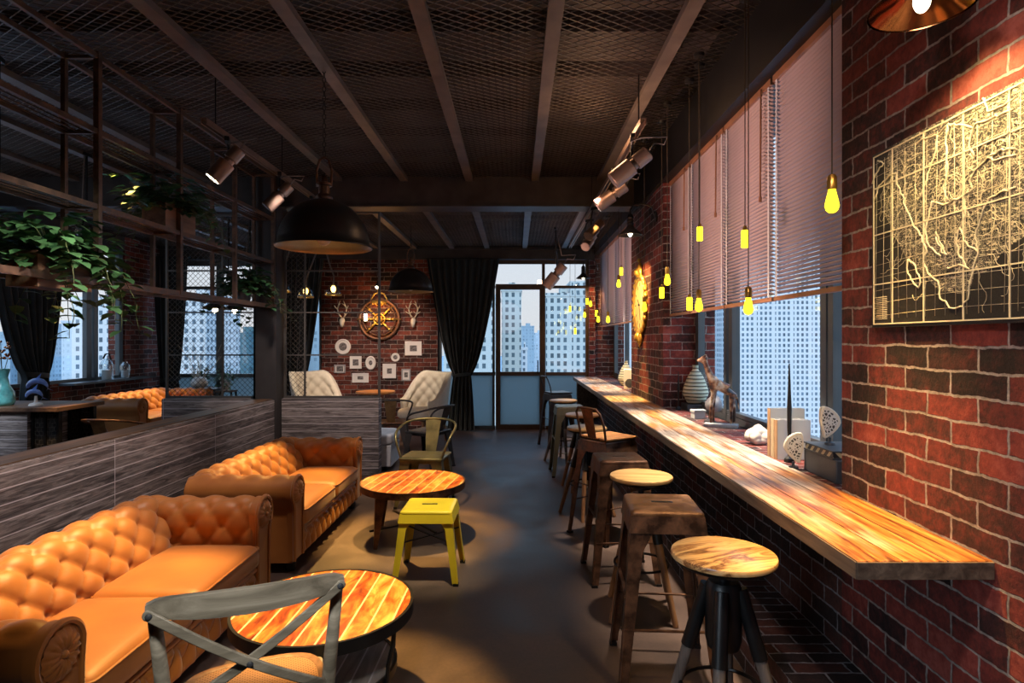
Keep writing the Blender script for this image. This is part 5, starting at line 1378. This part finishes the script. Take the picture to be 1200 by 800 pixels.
b = MB(); b.lathe([(0, -.02), (.035, -.012), (.04, -.001), (0, -.001)], 16); b.tube([(0, 0, -.015), (0, .03, -.03), (0, .06, -.02)], .008, 8); b.build('bracket', MT['brass'], t)
def antler(label, xp, yp):
    t = thing('hanging_antlers', label, 'wall trophy', (px(xp, WY), WY, pz(yp, WY)), 0, 'white antler trophies')
    b = MB(); b.tube([(0, -.02, -.02), (0, -.05, -.05), (0, -.07, -.10), (0, -.06, -.16)], [.03, .045, .035, .018], 12); b.build('skull', MT['bone'], t, sharp=180)
    for s in (1, -1):
        b = MB(); b.tube([(s * .02, -.03, .0), (s * .06, -.04, .06), (s * .075, -.06, .14), (s * .05, -.07, .22), (s * .025, -.07, .28)], [.012, .012, .010, .008, .004], 8)
        for p, q in (((s * .06, -.04, .06), (s * .12, -.09, .10)), ((s * .075, -.06, .14), (s * .115, -.10, .20)), ((s * .06, -.065, .18), (s * .01, -.10, .23)), ((s * .05, -.04, .05), (s * .01, -.10, .10))): b.tube([p, V(p).lerp(V(q), .5) + V((s * .01, -.01, 0)), q], [.009, .008, .003], 7)
        b.build('antler', MT['bone'], t, sharp=180)
antler('white antler trophy left of the wheel ornament', 402, 372)
antler('white antler trophy right of the wheel ornament', 485, 372)
# ------------------------------------------------------------------ things on the sill
ZS = .8785
def sillpos(xp, yp):
    Y = (CH - ZS) * F / (yp - VY); return (px(xp, Y), Y, ZS)
def vase(label, loc, s):
    t = thing('striped_vase', label, 'vase', loc)
    pr = [(0, 0), (.055, 0), (.075, .012)]
    base = [(.085, .03), (.115, .09), (.108, .14), (.092, .19), (.075, .235), (.045, .285), (.028, .30)]
    for (r0, z0), (r1, z1) in zip(base, base[1:]):
        n = max(2, int((z1 - z0) / .008))
        for k in range(n):
            f = k / n; z = lerp(z0, z1, f); pr.append((lerp(r0, r1, f) + .003 * math.sin(z * 2 * pi / .031), z))
    pr += [(.026, .305), (.026, .345), (.030, .35), (.020, .35), (.018, .31), (0, .30)]
    b = MB(); b.lathe([(r * s, z * s) for r, z in pr], 36); b.build('body', MT['striped'], t, sharp=180)
    return t
t = thing('vase_plinth', 'dark low block under the large striped vase', 'block', sillpos(815, 480)); b = MB(); b.bx(-.10, .10, -.10, .10, 0, .055); b.build('block', MT['slate'], t, bev=.004)
lx, ly, lz = sillpos(815, 480)
vase('large green striped hive-shaped vase on a dark block by the giraffe', (lx, ly, lz + .0555), .98)
vase('smaller striped hive-shaped vase in front of the far corner blind', (1.49, 8.1, ZS), .95)
t = thing('white_speaker', 'white box with a dark round disc beside the far striped vase', 'ornament', (1.46, 7.55, ZS), R(-12))
b = MB(); b.bx(-.10, .10, -.05, .05, 0, .25); b.build('box', MT['white'], t, bev=.006)
b = MB(); m = Matrix(((1, 0, 0), (0, 0, -1), (0, 1, 0))); b.lathe([(0, .0502), (.058, .0502), (.055, .062), (0, .068)], 28, (-.025, 0, .075), m); b.build('disc', MT['slate'], t)
# giraffe figure
gx, gy, gz = sillpos(846, 500)
t = thing('giraffe_figure', 'painted wooden giraffe figure standing on a pale slab', 'figurine', (gx, gy, gz), R(-25))
b = MB(); b.bx(-.12, .11, -.045, .045, 0, .022); b.build('slab', MT['greystone'], t, bev=.003)
vs = [(.01, 0, .285), (-.05, 0, .305), (-.090, 0, .385), (-.115, 0, .455), (-.125, 0, .485), (-.175, 0, .468), (.070, 0, .262), (.105, .0, .20), (.115, 0, .13),
      (-.055, .025, .24), (-.062, .028, .13), (-.062, .028, .026), (-.055, -.025, .24), (-.072, -.028, .13), (-.072, -.028, .026),
      (.07, .026, .21), (.082, .028, .12), (.078, .028, .026), (.07, -.026, .21), (.066, -.028, .12), (.064, -.028, .026), (-.108, .022, .515), (-.108, -.022, .515)]
ed = [(0, 1), (1, 2), (2, 3), (3, 4), (4, 5), (0, 6), (6, 7), (7, 8), (1, 9), (9, 10), (10, 11), (1, 12), (12, 13), (13, 14), (6, 15), (15, 16), (16, 17), (6, 18), (18, 19), (19, 20), (4, 21), (4, 22)]
ra = [.038, .040, .024, .018, .019, .010, .036, .006, .004, .018, .011, .009, .018, .011, .009, .019, .011, .009, .019, .011, .009, .004, .004]
skin('body', vs, ed, ra, MT['giraffe'], t, 0, 2)
b = MB(); b.ball((-.105, .03, .487), .013, 8, 6, (.6, 1.6, 1)); b.ball((-.105, -.03, .487), .013, 8, 6, (.6, 1.6, 1)); b.build('ear', MT['giraffe'], t)
# small shell on a stand, white boxes
t = thing('shell_on_stand', 'grey spiral shell on a small dark stand beside the giraffe', 'ornament', sillpos(832, 495))
b = MB(); b.lathe([(0, 0), (.045, 0), (.04, .015), (.012, .03), (.010, .075), (.016, .085), (0, .085)], 18); b.build('stand', MT['slate'], t)
b = MB(); m = Matrix.Rotation(R(12), 3, 'Y'); pr = [(.0, .085)] + [((.062 * math.sin(pi * (.22 + .78 * k / 16)) ** .8 + .002 * (k % 2)), .088 + .13 * k / 16) for k in range(17)]; b.lathe(pr, 22, m=m); b.build('shell', MT['greystone'], t, sharp=180)
t = thing('gift_box', 'small white lidded box between the striped vase and the shell', 'box', sillpos(818, 490), R(10))
b = MB(); b.bx(-.045, .045, -.035, .035, 0, .05); b.build('body', MT['white'], t, bev=.003)
b = MB(); b.bx(-.05, .05, -.04, .04, .0505, .07); b.build('lid', MT['bookwhite'], t, bev=.003)
# coral stone: one lumpy stone
t = thing('coral_stone', 'pale lumpy coral stone between the giraffe and the books', 'stone', sillpos(888, 520))
b = MB(); r5 = random.Random(2); bmesh.ops.create_icosphere(b.bm, subdivisions=5, radius=1)
ct = [V((r5.uniform(-1, 1), r5.uniform(-1, 1), r5.uniform(-.2, 1))).normalized() for _ in range(46)]
for v in b.bm.verts:
    n = v.co.normalized(); k = max(0, max(n.dot(c) for c in ct) - .86) / .14
    p = n * (.70 + .15 * math.sin(n.x * 4 + 1) * math.cos(n.y * 3) + .24 * k ** .8); v.co = V((p.x * .085, p.y * .07, max(0, p.z * .072 + .040)))
b.build('stone', MT['rock'], t, sharp=180)
# candlesticks
for (xp, yp), h, lab in (((925, 541), .50, 'tall slender black iron spike in front of the books'), ((795, 480), .34, 'slender black iron spike at the foot of the clock pillar')):
    t = thing('iron_spike', lab, 'candlestick', sillpos(xp, yp))
    b = MB(); b.lathe([(0, 0), (.028, 0), (.026, .018), (.012, .03), (.0, .03)], 6); b.build('foot', MT['black'], t)
    b = MB(); b.lathe([(0, .0302), (.008, .0302), (.006, .10), (.010, .16), (.0115, h * .55), (.008, h * .7), (.003, h), (0, h)], 12); b.build('shaft', MT['black'], t)
# books: spines face the room (-x)
def book(label, x, y, w, th, h, sp, rz=0):
    t = thing('book', label, 'book', (x, y, ZS), rz)
    b = MB(); b.bx(.004, w - .004, -th / 2 + .0025, th / 2 - .0025, .004, h - .004); b.build('pages', MT['mount'], t)
    b = MB(); b.bx(.003, w, -th / 2, -th / 2 + .0025, 0, h); b.bx(.003, w, th / 2 - .0025, th / 2, 0, h); b.build('cover', MT['bookwhite'], t)
    b = MB(); b.bx(0, .003, -th / 2, th / 2, 0, h); b.build('spine', MT[sp], t)
book('tallest white book of the row, with a tan spine', 1.352, 3.20, .185, .032, .255, 'paper')
book('middle white book of the row, with a buff spine', 1.352, 3.155, .16, .034, .205, 'paper2')
book('front white book of the row, with a brown spine', 1.352, 3.115, .175, .034, .205, 'paper')
# black boxes with wing ornaments
t = thing('slate_box', 'dark slate box against the map wall end of the sill', 'box', (1.462, 2.70, ZS)); b = MB(); b.bx(-.085, .105, -.13, .16, 0, .10); b.build('body', MT['slate'], t, bev=.004)
t = thing('banded_album', 'dark album with a black and gold banded edge on the slate box', 'album', (1.462, 2.705, ZS + .1005)); b = MB(); b.bx(-.088, .10, -.11, .15, 0, .006); b.bx(-.088, .10, -.11, .15, .03, .036); b.build('cover', MT['slate'], t)
b = MB(); b.bx(-.083, .095, -.105, .145, .006, .03); b.build('banded_edge', MT['band'], t)
t = thing('banded_album', 'thin banded album leaning upright at the brick corner', 'album', (1.395, 2.47, ZS), R(4)); b = MB(); b.bx(-.04, .04, -.012, -.006, 0, .17); b.bx(-.04, .04, .006, .012, 0, .17); b.build('cover', MT['slate'], t)
b = MB(); b.bx(-.038, .038, -.006, .006, .002, .168); b.build('banded_edge', MT['band'], t)
def wing(label, loc, rz, s, flip=1):
    t = thing('wing_ornament', label, 'ornament', loc, rz)
    ol = []
    for k in range(30):
        a = 2 * pi * k / 30; x = .045 * math.cos(a); z = .075 * math.sin(a)
        w = 1 - .55 * max(0, -math.sin(a)) ** 1.2
        ol.append((x * w * s + flip * .025 * s * (z / .075) ** 2, (z + .105) * s))
    cx = sum(p[0] for p in ol) / 30; cz = sum(p[1] for p in ol) / 30
    b = MB(); b.prism(ol, -.014 * s, .014 * s, lambda x, z, h: (x, h, z)); b.build('rim', MT['bone'], t, bev=.003)
    inn = [(cx + (x - cx) * .74, cz + (z - cz) * .8) for x, z in ol]
    b = MB(); b.prism(inn, -.017 * s, -.0142 * s, lambda x, z, h: (x, h, z)); b.prism(inn, .0142 * s, .017 * s, lambda x, z, h: (x, h, z)); b.build('lattice', MT['lattice'], t)
    b = MB(); b.lathe([(0, 0), (.025 * s, 0), (.022 * s, .01 * s), (.007, .016 * s), (.006, .034 * s), (0, .034 * s)], 14); b.build('stand', MT['slate'], t)
wing('white pierced wing ornament standing before the white books', (1.338, 2.885, ZS), R(-15), .98)
wing('white pierced wing ornament raised on top of the dark boxes', (1.452, 2.765, ZS + .137), R(-10), .98, -1)

# ------------------------------------------------------------------ light
def light(name, typ, loc, e, c, aim=None, cone=60, blend=.6, size=.05):
    l = bpy.data.lights.new(name, typ); l.energy = e; l.color = c
    if typ == 'SPOT': l.spot_size = R(cone); l.spot_blend = blend; l.shadow_soft_size = size
    elif typ == 'AREA': l.size = size
    else: l.shadow_soft_size = size
    o = bpy.data.objects.new(name, l); COL.objects.link(o); o.location = loc
    if aim is not None: o.rotation_euler = (V(aim) - V(loc)).to_track_quat('-Z', 'Y').to_euler()
    return o
WARM = (1, .60, .25); GOLD = (1, .60, .17); SOFT = (1, .72, .42)
# table spots
light('table_spot', 'SPOT', (-.90, 2.40, 2.90), 952.0, GOLD, (-.765, 2.385, .45), 30, .6, .04)
light('table_spot', 'SPOT', (-.88, 4.52, 2.90), 884.0, GOLD, (-.79, 4.58, .42), 33, .6, .05)
# sofas: one lamp over each seat
light('sofa_spot', 'SPOT', (-1.62, 3.45, 2.90), 900, GOLD, (-1.68, 2.48, .4), 33, .75, .06)
light('sofa_spot', 'SPOT', (-1.62, 5.35, 2.62), 760, GOLD, (-1.68, 4.46, .4), 36, .75, .06)
light('sofa_spot', 'SPOT', (-4.45, 8.5, 2.80), 600, GOLD, (-4.66, 7.62, .6), 38, .75, .06)
light('partition_spot', 'SPOT', (-1.3, 3.0, 2.85), 207.0, (1, .80, .70), (-2.62, 3.2, .75), 80, .9, .08)
light('partition_spot', 'SPOT', (-1.9, 4.9, 2.7), 138.0, (1, .80, .70), (-2.2, 6.6, .75), 70, .9, .08)
light('cap_spot', 'SPOT', (-2.9, 4.4, 2.8), 60, GOLD, (-2.75, 4.2, .85), 60, .8, .05)
# bar
for y, e, col, cone in ((2.0, 640, (1, .56, .18), 34), (3.3, 700, (1, .80, .60), 42), (4.6, 700, (1, .80, .60), 44), (6.25, 620, GOLD, 26), (7.7, 420, (1, .8, .6), 44), (9.0, 260, SOFT, 30)):
    light('bar_spot', 'SPOT', (.86, y, 2.80), e, col, (1.12, y, ZB), cone, .9, .05)
light('stool_fill', 'SPOT', (.55, 2.1, 2.8), 30.0, SOFT, (.70, 2.25, .76), 30, .9, .06)
light('bar_wall_spot', 'SPOT', (.2, .8, 2.8), 90, (1, .74, .64), (1.33, 1.9, 1.3), 70, .8, .1)
light('bar_front_fill', 'SPOT', (-.9, .3, 1.3), 65.6, (.72, .86, 1), (1.33, 2.1, .45), 60, .9, .3)
light('map_lamp_light', 'SPOT', (1.10, 1.62, 2.385), 53.5, (1, .68, .26), (1.27, 1.70, 1.75), 120, .8, .03)
light('clock_lamp_light', 'SPOT', (.98, 5.66, 2.44), 300, (1, .58, .18), (1.31, 6.30, 1.9), 50, .8, .03)
light('corner_lamp_light', 'SPOT', (1.06, 9.45, 2.44), 40, (1, .5, .2), (1.25, 9.9, 1.7), 110, .7, .03)
light('pillar_spot', 'SPOT', (.6, 4.9, 2.7), 70, (1, .55, .42), (1.33, 6.2, 1.3), 70, .8, .05)
light('wheel_light', 'SPOT', (px(445, 9.5), 14.2, 2.55), 75, (1, .48, .12), (px(445, 9.94), 9.94, 1.85), 80, .9, .05)
light('picture_wall_spot', 'SPOT', (-2.1, 8.0, 2.7), 187.5, (1, .76, .62), (-2.2, 9.94, 1.0), 66, .9, .06)
light('chair_spot', 'SPOT', (-1.5, 8.2, 2.75), 150, (1, .82, .6), (-1.35, 8.9, .6), 40, .8, .06)
light('chair_spot', 'SPOT', (-2.7, 8.2, 2.75), 150, (1, .82, .6), (-2.95, 8.9, .6), 40, .8, .06)
light('bistro_spot', 'SPOT', (-2.1, 8.7, 2.8), 160, WARM, (-2.06, 8.75, .7), 26, .8, .05)
light('armchair_spot', 'SPOT', (-.9, 5.0, 2.8), 234.0, SOFT, (-.9, 5.5, .5), 36, .9, .06)
light('cane_chair_fill', 'SPOT', (-.30, .35, 2.3), 128.3, (1, .96, .90), (-.68, 1.55, .78), 36, .9, .12)  # added light to lift the cross-back chair, no fixture here
light('dome_bounce_fill', 'POINT', (-1.255, 3.9, 2.20), 2.2, (1, .7, .35), size=.04)  # small light added inside the unlit dome, standing in for bounce
light('dome_bounce_fill', 'POINT', (-1.43, 8.1, 2.25), 2.2, (1, .7, .35), size=.04)  # same added bounce light for the far dome
# ceiling wash and room fill
light('ceiling_wash', 'POINT', (.62, 4.4, 3.0), 9, (1, .55, .28), size=.08)
light('ceiling_wash', 'POINT', (-.3, 1.2, 2.2), 6, (1, .70, .60), size=.5)
light('ceiling_wash', 'POINT', (-1.6, 5.0, 2.3), 4, (.8, .72, .8), size=.4)
light('plant_spot', 'SPOT', (-1.9, 2.6, 2.5), 27.0, (.9, 1, .85), (-2.72, 3.6, 1.95), 50, .9, .1)
light('left_fill', 'POINT', (-4.6, 4.2, 2.4), 18.2, (.8, .85, 1), size=.5)
light('blind_wash', 'SPOT', (-.6, 3.4, 1.0), 241.5, (1, .60, .50), (1.4, 4.0, 2.5), 70, .9, .2)
light('blind_wash', 'SPOT', (-.4, 7.0, 1.1), 144.9, (1, .60, .50), (1.4, 7.8, 2.4), 70, .9, .2)
l = bpy.data.lights.new('sun', 'SUN'); l.energy = 1.5; l.angle = R(12); l.color = (1, .97, .94)
o = bpy.data.objects.new('sun', l); COL.objects.link(o); o.location = (0, -20, 20); o.rotation_euler = V((0, 1, -.28)).to_track_quat('-Z', 'Y').to_euler()
light('low_stool_fill', 'SPOT', (-.35, 3.3, 2.85), 374.0, (1, .84, .5), (-.55, 3.82, .45), 22, .9, .05)  # extra light added to brighten the yellow stool, no fixture
light('back_chair_spot', 'SPOT', (-3.9, 5.0, 2.6), 300.0, (1, .6, .25), (-4.0, 5.65, .7), 30, .8, .05)
light('console_spot', 'SPOT', (-4.6, 4.2, 2.2), 90, (.85, .92, 1), (-4.95, 5.6, .75), 26, .9, .1)
light('wheel_glow', 'POINT', (px(445, 9.7), 9.70, pz(366, 9.7)), 7, (1, .42, .09), size=.03)
light('stool_fill', 'SPOT', (.45, 2.7, 2.85), 90, SOFT, (.66, 2.75, .76), 14, .8, .04)  # extra light added to brighten the underlit rusty stool seat
light('stool_fill', 'SPOT', (.45, 3.4, 2.85), 70, SOFT, (.69, 3.32, .76), 14, .8, .04)
light('bench_spot', 'SPOT', (-1.2, 7.0, 2.75), 60, (.9, .93, 1), (-1.5, 7.0, .4), 30, .8, .05)
